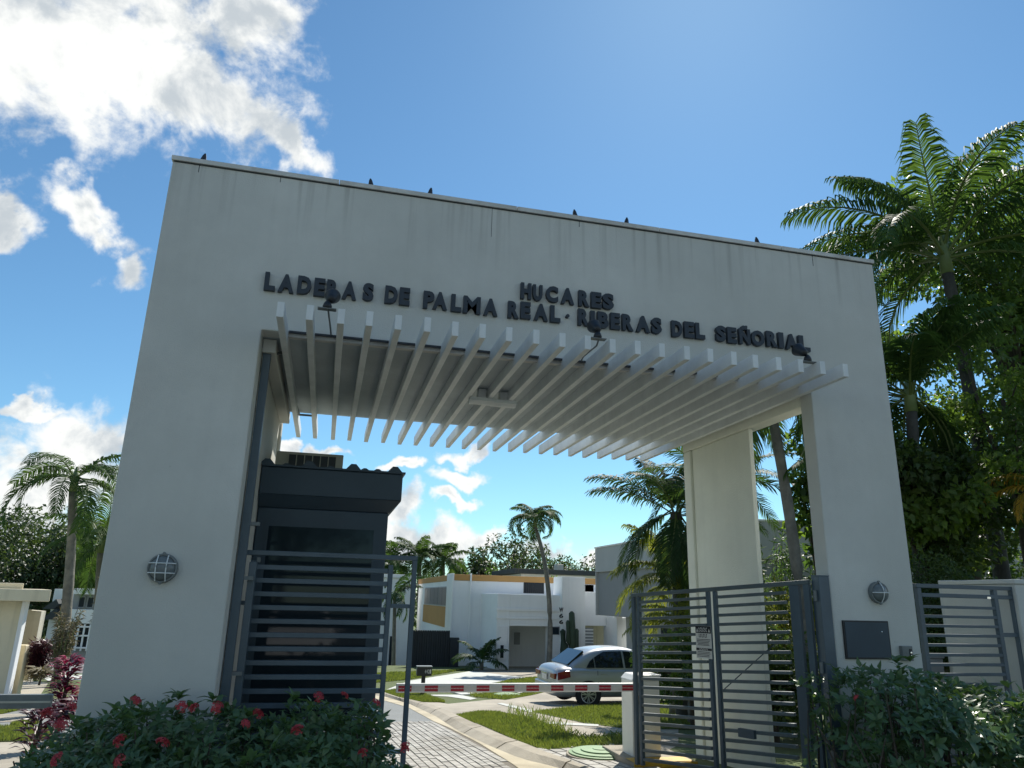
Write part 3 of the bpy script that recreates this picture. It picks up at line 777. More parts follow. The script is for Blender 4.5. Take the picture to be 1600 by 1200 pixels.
for s0, s1 in ((.115, s_mid - .036), (s_mid + .036, .945)):
    gate_bars(rg, gpt(s0), gpt(s1), gz(s0) - .105, gz(s1) - .105, nb, pt, .05, .031, GATE2)
q = gpt(.5); MB().bar(gpt(.5) + Vector((.03, 0, .75)), gpt(.16) + Vector((.03, 0, 1.35)), .008, .008).build('brace_wire', DARKWALL, rg)
q = gpt(.34) + Vector((-.04, -.02, .42)); MB().bar(q - dn * .09, q + dn * .09, .05, .08).build('lock_box', GATE, rg, bevel=.004)
# notice
nv = Vector((-dn.y, dn.x, 0))
if nv.dot(Vector((0, -1, 0))) < 0: nv = -nv
if nv.x > 0: nv = -nv
nv = Vector((-dn.y, dn.x, 0)); nv = nv if (Vector((0, 0, 0)) - A2).dot(nv) > 0 else -nv
ns = sfrac(1104); o_n = gpt(ns) + nv * .045
zt_n = pY(1104, 978, o_n.y).z; zb_n = pY(1104, 1029, o_n.y).z
Hn = zt_n - zb_n; Wn = Hn * .60
nt_ = thing('warning_notice', 'small black and white warning notice hung on the slatted gate', 'sign', (o_n.x, o_n.y, zb_n))
ex = -dn                                             # left to right as seen from the camera
def nbox(u0, u1, v0, v1, t0, t1, m, name):
    b = MB(); vs = []
    for t_ in (t0, t1):
        for u_, v_ in ((u0, v0), (u1, v0), (u1, v1), (u0, v1)):
            q = o_n + ex * ((u_ - .5) * Wn) + nv * t_; vs.append((q.x, q.y, zb_n + v_ * Hn))
    b.add(vs, [(0, 3, 2, 1), (4, 5, 6, 7), (0, 1, 5, 4), (1, 2, 6, 5), (2, 3, 7, 6), (3, 0, 4, 7)])
    return b.build(name, m, nt_)
nbox(0, 1, 0, 1, 0, .004, SIGNWHITE, 'plate')
nbox(.005, .995, .775, .995, .0042, .0055, BLACKP, 'header_band')
nbox(.005, .995, .245, .315, .0042, .0055, BLACKP, 'middle_band')
for u in (.12, .88):
    b = MB(); vs = []
    for t_ in (.0058, .007):
        for du, v_ in ((-.06, .81), (.06, .81), (0, .92)):
            q = o_n + ex * ((u + du - .5) * Wn) + nv * t_; vs.append((q.x, q.y, zb_n + v_ * Hn))
    b.add(vs, [(0, 2, 1), (3, 4, 5), (0, 1, 4, 3), (1, 2, 5, 4), (2, 0, 3, 5)]); b.build('warning_triangle', SIGNWHITE, nt_)
rn = random.Random(8)
for v0, v1, n_, mm_ in ((.885, .945, 6, SIGNWHITE), (.815, .865, 7, SIGNWHITE), (.64, .75, 6, BLACKP), (.258, .302, 7, SIGNWHITE)):
    u = .22
    for k in range(n_):
        wd = .56 / n_
        nbox(u, u + wd * .28, v0, v1, .0058, .0068, mm_, 'print_stroke'); 
        if k % 2: nbox(u + wd * .28, u + wd * .7, v1 - .018, v1, .0058, .0068, mm_, 'print_stroke')
        else: nbox(u + wd * .28, u + wd * .7, v0, v0 + .018, .0058, .0068, mm_, 'print_stroke')
        u += wd
for v in (.575, .53, .485, .44, .40, .19, .145, .10, .055):
    a0 = rn.uniform(.06, .14); nbox(a0, rn.uniform(.8, .94), v, v + .016, .0058, .0066, BLACKP, 'print_line')

hp = thing('gate_post', 'broad dark steel hinge post on the inner face of the right pier', 'post', (4.67, 6.42, 0))
stile((4.672, 6.405), 0, 1.93, GATE, hp, 'post', .115, .115); MB().box(4.612, 4.732, 6.345, 6.465, 1.931, 1.94).build('cap', GATE, hp)
for z in (.4, 1.05, 1.7): MB().lathe([(.018, 0), (.018, .1), (0, .1)], (4.60, 6.40, z), n=10).build('hinge', LAMPGREY, hp)

# pedestrian gate at the far right
YP = 6.62
pg = thing('pedestrian_gate', 'grey barred pedestrian gate between the right pier and a cream wall', 'gate', (6.3, YP, 0), 'grey bar gates of the entrance')
pxs = [pY(x, y, YP).x for x, y in ((1433, 918), (1551, 918), (1580, 918))]
zt = pY(1500, 916, YP).z
for x, wd in ((pxs[0], .05), (pxs[1], .05), (pxs[2], .065)): stile((x, YP), .05, zt - .03, GATE, pg, sx=wd, sy=.05)
MB().box(pxs[0] - .03, pxs[2] + .033, YP - .028, YP + .028, zt - .028, zt + .012).build('top_rail', GATE, pg, bevel=.004)
MB().box(pxs[0] + .026, pxs[2] - .034, YP - .024, YP + .024, zt - .12, zt - .08).build('sub_rail', GATE, pg, bevel=.004)
MB().box(pxs[1] + .026, pxs[2] - .034, YP - .02, YP + .02, zt - .5, zt - .46).build('tie', GATE, pg)
gate_bars(pg, (pxs[0] + .026, YP), (pxs[1] - .026, YP), zt - .215, zt - .215, 17, .0935, .045, .029, GATE)
tagm = MB().box(pxs[1] - .12, pxs[1] - .075, YP - .03, YP - .025, zt - .12, zt - .10).build('latch', CHROME, pg)

def wall(name, label, x0, x1, y0, y1, z1, m, z0=None):
    t = thing(name, label, 'wall', ((x0 + x1) / 2, (y0 + y1) / 2, G(y1)))
    MB().box(x0, x1, y0, y1, (G(y1) - .3) if z0 is None else z0, z1).build('wall_body', m, t, bevel=.01)
    MB().box(x0 - .015, x1 + .015, y0 - .015, y1 + .015, z1 + .001, z1 + .05).build('wall_cap', m, t, bevel=.008)
wz = pY(1582, 906, 6.7).z
wall('boundary_wall', 'cream rendered wall beside the pedestrian gate', pY(1577, 1000, 6.7).x + .03, pY(1577, 1000, 6.7).x + .35, 6.55, 7.55, wz - .05, STUCCO)
wall('boundary_wall', 'cream wall panel seen through the pedestrian gate', pY(1506, 1000, 8.0).x, pY(1577, 1000, 6.7).x + .6, 8.0, 8.2, pY(1520, 914, 8.0).z, STUCCO)
wall('boundary_wall', 'low dark planter wall behind the pedestrian gate', 6.4, pY(1504, 1000, 8.0).x - .05, 8.3, 8.45, 1.05, HOUSEGREY2)

# ------------------------------------------------------------------ parking barriers
YB = 9.05
pb = thing('parking_barrier', 'white parking barrier with red striped arm lowered across the lane', 'barrier', (3.7, YB, G(YB)), 'barriers of the two lanes')
x0, x1 = pY(981, 1110, YB).x, pY(1024, 1110, YB).x
zc = pY(985, 1062, YB).z
MB().box(x0, x1, YB - .14, YB + .2, G(YB) - .05, zc).build('cabinet', BARWHITE, pb, bevel=.01)
MB().prism([(x0 - .012, YB - .155, zc + .001), (x0 - .012, YB + .215, zc + .001), (x0 + .05, YB + .2, zc + .07), (x0 + .05, YB - .14, zc + .07)], (x1 - x0 - .01, 0, 0)).build('lid', BARWHITE, pb, bevel=.012)
YA = YB - .2
za = pY(900, 1074, YA).z; ax0, ax1 = pY(619, 1072, YA).x, pY(992, 1074, YA).x
MB().box(ax0, ax1, YA - .022, YA + .022, za - .048, za + .048).build('arm', BARWHITE, pb, bevel=.006)
reds = [(70, 135), (200, 265), (328, 392), (455, 518), (580, 641), (700, 762), (822, 882), (940, 1000), (1058, 1116), (1172, 1231)]
for k, (a, b_) in enumerate(reds):
    xa, xb = pY(600 + a / 3.158, 1074, YA).x, pY(600 + b_ / 3.158, 1074, YA).x
    MB().box(xa, xb, YA - .0255, YA - .0225, za - .034, za + .026).build('red_stripe', BARRED, pb)
    for j in range(9):
        xx = xa + (xb - xa) * (j + .3) / 9; MB()
    if k < len(reds) - 1:
        xc = pY(600 + reds[k + 1][0] / 3.158, 1074, YA).x
        MB().box(xb + .002, xc - .002, YA - .0245, YA - .0225, za - .030, za + .022).build('pale_stripe', BARREFL, pb)
    dots = MB(); nd = 9
    for j in range(nd): xx = xa + (xb - xa) * (j + .2) / nd; dots.box(xx, xx + (xb - xa) / nd * .55, YA - .0270, YA - .0257, za - .009, za + .001)
    dots.build('reflector_row', BARREFL, pb)
MB().lathe([(.05, 0), (.05, .05), (0, .05)], (x0 + .05, YA + .024, za), (0, 1, 0), 16).build('hub', LAMPGREY, pb)
MB().box(x0 + .05, x0 + .13, YB - .1425, YB - .141, za - .2, za - .1).build('caution_label', YELLOW, pb)
isl = thing('kerb_island', 'yellow edged concrete island under the barrier cabinet', 'kerb', (3.8, YB, G(YB)))
zi = G(YB) + .09
MB().box(x0 - .12, x1 + .3, YB - .45, YB + .6, G(YB) - .2, zi).build('island_body', CONC, isl, bevel=.02)
MB().box(x0 - .125, x1 + .3, YB - .47, YB - .452, G(YB) - .2, zi - .002).build('yellow_edge', YELLOW, isl)
MB().box(x0 - .12, x1 + .25, YB - .45, YB - .2, zi + .001, zi + .005).build('yellow_paint', YELLOW, isl)
# arm of the exit lane at the left border of the picture
YE = 7.6
a, b_ = pY(-60, 1096, YE), pY(81, 1096, YE)
eb = thing('parking_barrier', 'grey barrier arm of the other lane behind the flowering hedge', 'barrier', (b_.x, YE, G(YE)), 'barriers of the two lanes')
MB().box(a.x - 1.5, b_.x, YE - .03, YE + .03, a.z - .06, a.z + .055).build('arm', LAMPGREY, eb, bevel=.008)
MB().box(a.x - 1.5, b_.x, YE - .036, YE - .031, a.z - .012, a.z + .004).build('arm_groove', CREAMMETAL, eb)
MB().box(a.x - 1.6, a.x - 1.3, YE + .035, YE + .3, G(YE), a.z + .06).build('cabinet', LAMPGREY, eb, bevel=.01)

# ------------------------------------------------------------------ guardhouse
gx0, gx1, gy0, gy1 = -.728, .605, 8.0, 9.55
gh = thing('guardhouse', 'dark guardhouse with tinted glass and ribbed roof edge', 'guardhouse', (-.06, 8.8, G(8.8)))
zg = G(8.8)
MB().box(gx0, gx1, gy0, gy1, zg - .3, 2.50).build('wall', DARKWALL, gh, bevel=.012)
fx1 = .722; fz0, fz1 = 2.715, 2.925
MB().prism([(gx0, gy0 - .02, 2.502), (gx1 + .02, gy0 - .02, 2.502), (fx1, gy0 - .12, fz0), (gx0, gy0 - .12, fz0)], (0, .001, 0))
cor = MB()
cor.add([(gx0, gy0 - .01, 2.502), (gx1 + .01, gy0 - .01, 2.502), (gx1 + .01, gy1 + .01, 2.502), (gx0, gy1 + .01, 2.502), (gx0, gy0 - .12, 2.62), (fx1, gy0 - .12, 2.62), (fx1, gy1 + .1, 2.62), (gx0, gy1 + .1, 2.62)],
        [(0, 3, 2, 1), (4, 5, 6, 7), (0, 1, 5, 4), (1, 2, 6, 5), (2, 3, 7, 6), (3, 0, 4, 7)])
cor.build('cornice', DARKWALL, gh)
MB().box(gx0, fx1, gy0 - .12, gy1 + .1, 2.622, fz1 - .02).build('fascia', DARKWALL, gh, bevel=.008)
ribs = MB(); 
MB().box(gx0, fx1 + .025, gy0 - .15, gy1 + .14, fz1 - .019, fz1).build('roof_sheet', DARKWALL, gh)
for px in (417, 447, 483, 516, 552, 570, 590, 617):
    x = pY(px, 735, gy0 - .1).x; bigr = px in (417, 483, 552, 617); h = .055 if bigr else .018; ww = .075 if bigr else .04
    MB().prism([(x - ww, gy0 - .15, fz1 + .001), (x - ww * .35, gy0 - .15, fz1 + h), (x + ww * .35, gy0 - .15, fz1 + h), (x + ww, gy0 - .15, fz1 + .001)], (0, gy1 - gy0 + .29, 0)).build('roof_rib', DARKWALL, gh)
win = MB().box(gx0 + .10, gx1 - .1, gy0 - .012, gy0 - .001, zg + .25, 2.36).build('window', DARKWALL, gh)
MB().box(gx0 + .13, gx1 - .14, gy0 - .018, gy0 - .0125, zg + .28, 2.31).build('pane', DARKGLASS, win)
MB().box(gx1 + .001, gx1 + .012, gy0 + .25, gy1 - .25, .9, 2.2).build('side_window', DARKGLASS, gh)
a, b_ = pY(433, 700, 8.9), pY(537, 712, 8.9)
ac = thing('rooftop_air_conditioner', 'cream air conditioning unit with dark grille on the guardhouse roof', 'air conditioner', ((a.x + b_.x) / 2, 9.1, 2.93))
az1 = (pY(433, 702, 8.9).z + pY(537, 713, 8.9).z) / 2 
MB().box(a.x, b_.x, 8.9, 9.5, 2.93, az1).build('casing', CREAMMETAL, ac, bevel=.01)
ga, gb_ = pY(452, 705, 8.9).x, pY(526, 712, 8.9).x
MB().box(ga, gb_, 8.885, 8.899, 2.97, az1 - .035).build('grille', GRILL, ac)
for k in range(7):
    x = ga + (gb_ - ga) * k / 6; MB().box(x - .005, x + .005, 8.875, 8.884, 2.97, az1 - .035).build('grille_bar', CREAMMETAL, ac)
# ------------------------------------------------------------------ silver sedan
def loft(st, close=True):
    b = MB(); n = len(st[0]); vs = [p for s in st for p in s]; fs = []
    for i in range(len(st) - 1):
        for k in range(n - 1): fs.append((i * n + k, i * n + k + 1, (i + 1) * n + k + 1, (i + 1) * n + k))
    if close: fs.append(tuple(range(n))); fs.append(tuple((len(st) - 1) * n + k for k in range(n - 1, -1, -1)))
    return b.add(vs, fs)
car_p = pG(900, 1098)
car = thing('parked_car', 'silver four door saloon parked across the driveway behind the barrier arm', 'car', car_p, rotz=radians(3))
car.scale = (1.0, 1.0, .95)
# local frame: x forward from the rear axle, y to the left (away from the camera), z up
def ring(x, zb, zs, zt, w, crown=.03):
    h = [(0, zb), (w * .80, zb), (w * .97, zb + .09), (w, zs * .55 + zb * .45), (w * .995, zs * .85 + zb * .15), (w * .955, zs + .015), (w * .80, zt), (w * .4, zt + crown * .8), (0, zt + crown)]
    full = [(-y, z) for y, z in h] + [(y, z) for y, z in reversed(h[1:-1])]
    full = full + [full[0]]
    return [(x, y, z) for y, z in full]
stn = [(-.86, .34, .60, .64, .58, .0), (-.84, .25, .78, .86, .72, .02), (-.74, .22, .88, .98, .80, .02), (-.45, .20, .90, 1.00, .845, .02), (0, .20, .91, .99, .85, .02), (.6, .19, .905, .95, .85, .02), (1.3, .19, .89, .93, .85, .02), (1.9, .19, .87, .92, .85, .02),
       (2.3, .20, .85, .92, .845, .04), (2.75, .20, .78, .84, .83, .05), (3.15, .22, .68, .74, .78, .05), (3.38, .26, .56, .62, .66, .03), (3.44, .32, .48, .50, .54, 0)]
body = loft([ring(*s) for s in stn]).build('body', CARPAINT, car, local=True, smooth=True)
m_ = body.modifiers.new('sub', 'SUBSURF'); m_.levels = m_.render_levels = 2
def gring(x, yb, zb, yt, zt, cr): return [(x, -yb, zb), (x, -(yb * .45 + yt * .55) - .02, zb * .45 + zt * .55), (x, -yt, zt - .03), (x, -yt * .85, zt + cr * .5), (x, 0, zt + cr), (x, yt * .85, zt + cr * .5), (x, yt, zt - .03), (x, yb * .45 + yt * .55 + .02, zb * .45 + zt * .55), (x, yb, zb), (x, -yb, zb)]
gs = [gring(-.52, .74, .93, .70, .985, .015), gring(-.30, .755, .92, .63, 1.14, .02), (gring(.05, .77, .92, .585, 1.355, .02)), gring(.35, .775, .92, .575, 1.425, .025), gring(.85, .78, .91, .575, 1.46, .03), gring(1.25, .78, .91, .575, 1.445, .03), gring(1.55, .78, .90, .59, 1.36, .03), gring(1.95, .77, .90, .64, 1.13, .03), gring(2.28, .76, .89, .70, .93, .02)]
roof = loft(gs).build('roof', CARPAINT, car, local=True, smooth=True)
m_ = roof.modifiers.new('sub', 'SUBSURF'); m_.levels = m_.render_levels = 2
def side_y(x, z, s):
    t = (z - .92) / (1.42 - .92); return s * (.785 - t * .185)
for s in (-1, 1):
    for nm, pts in (('quarter_window', [(-.02, .965), (.20, .965), (.20, 1.20), (.09, 1.12)]), ('side_window', [(.23, .965), (1.0, .96), (1.0, 1.375), (.50, 1.36), (.23, 1.22)]), ('side_window', [(1.06, .96), (1.95, .95), (1.80, 1.10), (1.50, 1.29), (1.30, 1.365), (1.06, 1.375)])):
        MB().prism([(x, side_y(x, z, s) + s * .012, z) for x, z in pts], (0, -s * .06, 0)).build(nm, CARGLASS, car, local=True)
    for nm, x0, z0 in (('door_handle', .34, .80), ('door_handle', 1.20, .79)):
        MB().box(x0, x0 + .17, s * .848 - .012, s * .848 + .012, z0, z0 + .028).build(nm, CARPAINT, car, local=True, bevel=.006)
    for x in (.24 + .02, 1.03, 1.98): MB().bar((x, s * .852, .30), (x, s * .835, .90), .010, .006, up=(0, 1, 0)).build('door_seam', BLACKP, car, local=True)
    MB().lathe([(.02, -.06), (.06, -.05), (.075, 0), (.06, .05), (.03, .06)], (1.95, s * .92, .98), (1, 0, 0), 12).build('door_mirror', CARPAINT, car, local=True, smooth=True)
    MB().prism([(-.80, s * .775, .66), (-.48, s * .835, .74), (-.50, s * .835, .885), (-.62, s * .82, .895), (-.80, s * .765, .84)], (0, s * .022, 0)).build('tail_light', TAIL, car, local=True, bevel=.008)
    MB().prism([(-.872, s * .40, .70), (-.872, s * .72, .68), (-.872, s * .72, .82), (-.872, s * .42, .80)], (.06, 0, 0)).build('tail_light', TAIL, car, local=True, bevel=.005)
    MB().prism([(3.0, s * .80, .58), (3.32, s * .66, .58), (3.2, s * .7, .72), (2.95, s * .79, .74)], (0, s * .03, .0)).build('headlight', LENS, car, local=True)
    for x in (0, 2.55):
        MB().lathe([(.345, -.02), (.345, .004), (0, .005)], (x, s * .846, .31), (0, s, 0), 32).build('wheel_arch', RUBBER, car, local=True)
        wh = MB().lathe([(.20, -.18), (.285, -.18), (.30, -.16), (.30, .005), (.285, .022), (.205, .022), (.20, .0)], (x, s * .838, .30), (0, s, 0), 32).build('wheel', RUBBER, car, local=True, smooth=False)
        rim = MB().lathe([(.205, .018), (.20, .024), (.185, .02), (.18, -.02)], (x, s * .838, .30), (0, s, 0), 32, closed=False)
        for k in range(7):
            a = 2 * pi * k / 7 + .2
            c = Vector((x, s * .838 + s * .012, .30)); d = Vector((cos(a), 0, sin(a))); pn = Vector((-sin(a), 0, cos(a)))
            for sg in (-.16, .16):
                d2 = (d + pn * sg).normalized(); rim.bar(c + d * .035, c + d2 * .185, .024, .02, up=(0, 1, 0))
        rim.lathe([(.05, 0), (.045, .018), (0, .02)], (x, s * .838, .30), (0, s, 0), 14)
        r_ = rim.build('rim', ALLOY, wh, local=True)
        MB().lathe([(.18, -.03), (0, -.03)], (x, s * .838, .30), (0, s, 0), 24, closed=False).build('brake_disc', BLACKP, wh, local=True)
MB().prism([(-.452, -.61, .995), (-.452, .61, .995), (.005, .52, 1.335), (.005, -.52, 1.335)], (-.03, 0, .045)).build('rear_window', CARGLASS, car, local=True)
MB().prism([(2.20, -.64, .98), (2.20, .64, .98), (1.60, .50, 1.36), (1.60, -.50, 1.36)], (.03, 0, .03)).build('windscreen', CARGLASS, car, local=True)
MB().box(-.885, -.865, -.17, .17, .62, .76).build('number_plate', SIGNWHITE, car, local=True)
MB().box(-.89, -.86, -.24, .24, .775, .80).build('plate_trim', CHROME, car, local=True)
MB().prism([(-.90, -.70, .36), (-.90, .70, .36), (-.90, .72, .56), (-.90, -.72, .56)], (.1, 0, 0)).build('rear_bumper', CARPAINT, car, local=True, bevel=.03)

# ------------------------------------------------------------------ mailbox
mbp = pG(660, 1087)
mbx = thing('mailbox', 'black mailbox on a square post at the kerb, white numerals on its side', 'mailbox', mbp)
ztm = pY(662, 1041, mbp.y).z
MB().box(mbp.x - .055, mbp.x + .055, mbp.y - .05, mbp.y + .05, mbp.z - .1, ztm - .26).build('post', BLACKP, mbx, bevel=.006)
a, b_ = pY(651, 1050, mbp.y).x, pY(674, 1050, mbp.y).x
MB().box(a, b_, mbp.y - .11, mbp.y + .11, ztm - .26, ztm - .02).build('box', BLACKP, mbx, bevel=.01)
MB().box(a - .012, b_ + .012, mbp.y - .14, mbp.y + .13, ztm - .019, ztm + .012).build('lid', LAMPGREY, mbx, bevel=.006)
MB().box(a - .008, a - .001, mbp.y - .08, mbp.y + .08, ztm - .2, ztm - .05).build('flap', LAMPGREY, mbx)
for k, ch in enumerate('4421'):
    x = a + .52 * (b_ - a) + k * .048; glyph(ch, x, x + .036, ztm - .19, ztm - .08, mbp.y - .111, .004, SIGNWHITE, mbx, 'numeral', .01)

# ------------------------------------------------------------------ houses
def bx(name, m, parent, x0, x1, y0, y1, z0, z1, bevel=.02): return MB().box(x0, x1, y0, y1, z0, z1).build(name, m, parent, bevel=bevel)
def xa(px, py, Y): return pY(px, py, Y).x
def za_(px, py, Y): return pY(px, py, Y).z
# white house with the tower (W66)
Y0 = 38.0
hw = thing('white_house', 'white one storey house with square tower and vertical lettering W66', 'house', (11, Y0, G(Y0)))
g0 = G(Y0) - .4
xL, xG0, xG1, xT0, xT1, xE = xa(776, 980, Y0), xa(796, 980, Y0), xa(857, 980, Y0), xa(875, 960, Y0), xa(911, 960, Y0), 16.5
zP = za_(800, 928, Y0); zg0 = za_(800, 978, Y0)
bx('wall', WHITE2, hw, xL, xG0, Y0, Y0 + 9, g0, zP)
bx('lintel', WHITE2, hw, xG0 + .002, xT0 + .3, Y0 + .012, Y0 + .5, zg0, zP - .01)
bx('garage_wall', WHITE2, hw, xG0 + .002, xT0 + .3, Y0 + 3.2, Y0 + 3.4, g0, zP - .02)
bx('flat_roof', WHITE2, hw, xG0 + .003, xE, Y0 + .502, Y0 + 9, zg0 + .35, zP - .03)
bx('moulding', WHITE, hw, xL - .05, xT0 - .01, Y0 - .06, Y0 - .002, za_(800, 953, Y0) - .06, za_(800, 953, Y0) + .09)
bx('moulding', WHITE, hw, xL - .05, xT0 - .01, Y0 - .04, Y0 - .002, za_(800, 966, Y0) - .05, za_(800, 966, Y0) + .05)
bx('tower', WHITE, hw, xT0, xT1, Y0 - .35, Y0 + 1.2, g0, za_(890, 901, Y0 - .35))
bx('garage_pier', WHITE2, hw, xG1, xT0 - .002, Y0 + .02, Y0 + .6, g0, zg0 - .002)
w_ = bx('window', WINFRAME, hw, xa(857, 985, Y0), xa(874, 985, Y0), Y0 - .03, Y0 - .001, za_(866, 992, Y0), za_(866, 979, Y0)); 
bx('pane', WINDARK, w_, xa(858, 985, Y0), xa(873, 985, Y0), Y0 - .04, Y0 - .031, za_(866, 991, Y0), za_(866, 980, Y0))
nw = bx('niche', WHITE, hw, xa(779, 1000, Y0), xa(792, 1000, Y0), Y0 - .035, Y0 - .002, za_(785, 1030, Y0), za_(785, 978, Y0))
bx('pane', WINDARK, nw, xa(782, 1000, Y0), xa(787, 1000, Y0), Y0 - .045, Y0 - .036, za_(785, 1028, Y0), za_(785, 1008, Y0))
bx('meter_box', WINFRAME, hw, xa(803, 995, Y0 + 3.2), xa(812, 995, Y0 + 3.2), Y0 + 3.1, Y0 + 3.198, za_(807, 1007, Y0 + 3.2), za_(807, 988, Y0 + 3.2))
bx('plinth', WHITE, hw, xL - .04, xG0 - .001, Y0 - .05, Y0 - .003, g0, G(Y0) + .35)
xs_ = xa(876.5, 955, Y0 - .36)
for k, ch in enumerate('W66'):
    z = za_(877, 956 + k * 9.6, Y0 - .36); glyph(ch, xs_ - .10, xs_ + .12, z, z + .21, Y0 - .352, .03, BLACKP, hw, 'letter', .04)
# entrance side, right of the tower
bx('entrance_wall', WHITE2, hw, xT1 + .002, xE, Y0 + .3, Y0 + .5, za_(930, 978, Y0 + .3), za_(930, 925, Y0 + .3))
bx('porch_wall', WHITE2, hw, xa(947, 980, Y0 + .3), xa(958, 980, Y0 + .3), Y0 + .1, Y0 + .7, g0, za_(950, 978, Y0 + .3) - .002)
bx('porch_back', CREAMDIRTY, hw, xT1, xE, Y0 + 2.8, Y0 + 3.0, g0, zP - .04)
gr = bx('grille_panel', WINFRAME, hw, xa(914, 980, Y0 + .4), xa(927, 980, Y0 + .4), Y0 + .42, Y0 + .46, za_(920, 1012, Y0 + .4), za_(920, 981, Y0 + .4))
for k in range(6):
    z = za_(920, 1010 - k * 5, Y0 + .4); bx('grille_slat', WHITE, gr, xa(914, 980, Y0 + .4), xa(927, 980, Y0 + .4), Y0 + .38, Y0 + .41, z, z + .06, 0)
bx('column', WHITE, hw, xa(964, 985, Y0 - 2), xa(973, 985, Y0 - 2), Y0 - 2, Y0 - 1.6, g0, za_(968, 962, Y0 - 2))
bx('side_wall', WHITE, hw, xa(973, 985, Y0 - 2) + .002, xa(982, 985, Y0 - 2), Y0 - 1.9, Y0 + .28, g0, za_(968, 965, Y0 - 2))
bx('roof_tank', WHITE, hw, xa(912, 915, Y0 + 4), xa(928, 915, Y0 + 4), Y0 + 4, Y0 + 6, zP - .02, za_(920, 910, Y0 + 4))
# grey two storey house to the right
XH = xa(930, 900, 36.0)
hg = thing('grey_house', 'grey modern two storey house with overhanging upper floor behind the palms', 'house', (XH + 4, 28, G(30)))
zt, zb = za_(930, 858, 36), za_(932, 961, 36)
bx('upper_floor', HOUSEGREY, hg, XH, XH + 12, 21, 36, zt - 1.15, zt + .02)
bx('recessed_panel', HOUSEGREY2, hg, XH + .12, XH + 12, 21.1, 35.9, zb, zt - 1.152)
bx('upper_edge', HOUSEGREY, hg, XH, XH + .4, 35.902, 36, zb, zt - 1.152)
bx('ground_floor', HOUSEGREY, hg, XH + 1.4, XH + 12, 21.5, 35.5, G(36) - .5, zb - .002)
wv = bx('window', WINFRAME, hg, XH + 1.36, XH + 1.398, 29.5, 31.5, .2 + G(30) + .8, G(30) + 2.1); bx('pane', WINDARK, wv, XH + 1.35, XH + 1.359, 29.6, 31.4, G(30) + 1.1, G(30) + 2.0)
bx('parapet_cap', WHITE, hg, XH - .04, XH + 12, 20.98, 36.03, zt + .022, zt + .10)
# ochre banded house
YO = 42.0; XO = xa(706, 980, YO)
ho = thing('ochre_banded_house', 'white two storey house with ochre roof band and dark upstairs windows', 'house', (XO + 6, YO + 5, G(YO)))
zt = za_(706, 897, YO); zb = za_(706, 906.5, YO); g0 = G(YO) - .5
bx('wall', WHITE2, ho, XO, XO + 11, YO, YO + 16, g0, zb - .002)
bx('roof_band', ORANGE, ho, XO - .05, XO + 11.05, YO - .05, YO + 16.1, zb, zt)
zw1, zw0 = za_(690, 912, YO) , za_(690, 948, YO)
for k, (y0, y1) in enumerate(((44.2, 47.4), (47.5, 50.7), (50.8, 54))):
    f = bx('window', WINFRAME, ho, XO - .04, XO - .002, y0, y1, zw0, zw1 - .1); 
    bx('pane', WINDARK, f, XO - .055, XO - .041, y0 + .06, (y0 + y1) / 2 - .02, zw0 + .06, zw1 - .16); bx('pane', WINDARK, f, XO - .055, XO - .041, (y0 + y1) / 2 + .02, y1 - .06, zw0 + .06, zw1 - .16)
bx('ochre_panel', ORANGE, ho, XO - .03, XO - .002, 44.0, 54.5, za_(690, 983, YO), zw0 - .02)
bx('corner_pilaster', WHITE, ho, XO - .10, XO - .002, YO - .1, YO + 1.9, g0, zt + .05)
bx('downpipe', WHITE, ho, XO + .9, XO + 1.0, YO - .12, YO - .052, g0, zt + .06)
# barred upstairs window on the long wall
xw0, xw1 = xa(818, 915, YO), xa(850, 915, YO)
f = bx('window', WINDARK, ho, xw0, xw1, YO - .03, YO - .001, za_(830, 927, YO), za_(830, 908, YO) - .08)
for k in range(10): x = xw0 + (xw1 - xw0) * (k + .5) / 10; bx('window_bar', BLACKP, f, x - .02, x + .02, YO - .06, YO - .031, za_(830, 927, YO), za_(830, 908, YO) - .1, 0)
# far left annex (white) behind the gate
ha = thing('white_annex', 'plain white house seen between the gate bars, left of the ochre band', 'house', (4, 56, G(56)))
bx('wall', WHITE2, ha, xa(596, 950, 56), xa(643, 950, 56), 56, 62, G(56) - .5, za_(620, 903, 56))
bx('door', WINDARK, ha, xa(609, 1000, 56), xa(617, 1000, 56), 55.9, 55.998, G(56), za_(612, 994, 56))
bx('roof_edge', WHITE, ha, xa(594, 950, 56), xa(645, 950, 56), 55.8, 62, za_(620, 903, 56) + .002, za_(620, 903, 56) + .25)
# black carport gate
yb0 = 40.5
bg_ = thing('black_gate', 'tall black boarded driveway gate in front of the ochre banded house', 'gate', (xa(680, 1040, yb0), yb0, G(yb0)))
x0, x1, x2 = xa(641, 1000, yb0), xa(703, 1000, yb0), xa(717, 1000, yb0)
zt, zb = za_(680, 985, yb0), G(yb0) - .3
nbd = 17
for k in range(nbd):
    a = x0 + (x1 - x0) * k / nbd; bx('board', BLACKGATE, bg_, a + .012, a + (x1 - x0) / nbd - .012, yb0 - .03 * (k % 2), yb0 + .05, zb, zt, 0)
bx('frame', BLACKGATE, bg_, x0, x1, yb0 + .052, yb0 + .12, zb, zt - .05, 0)
bx('post', BLACKGATE, bg_, x1 + .01, x2, yb0 - .1, yb0 + .2, zb, zt - .35, 0)
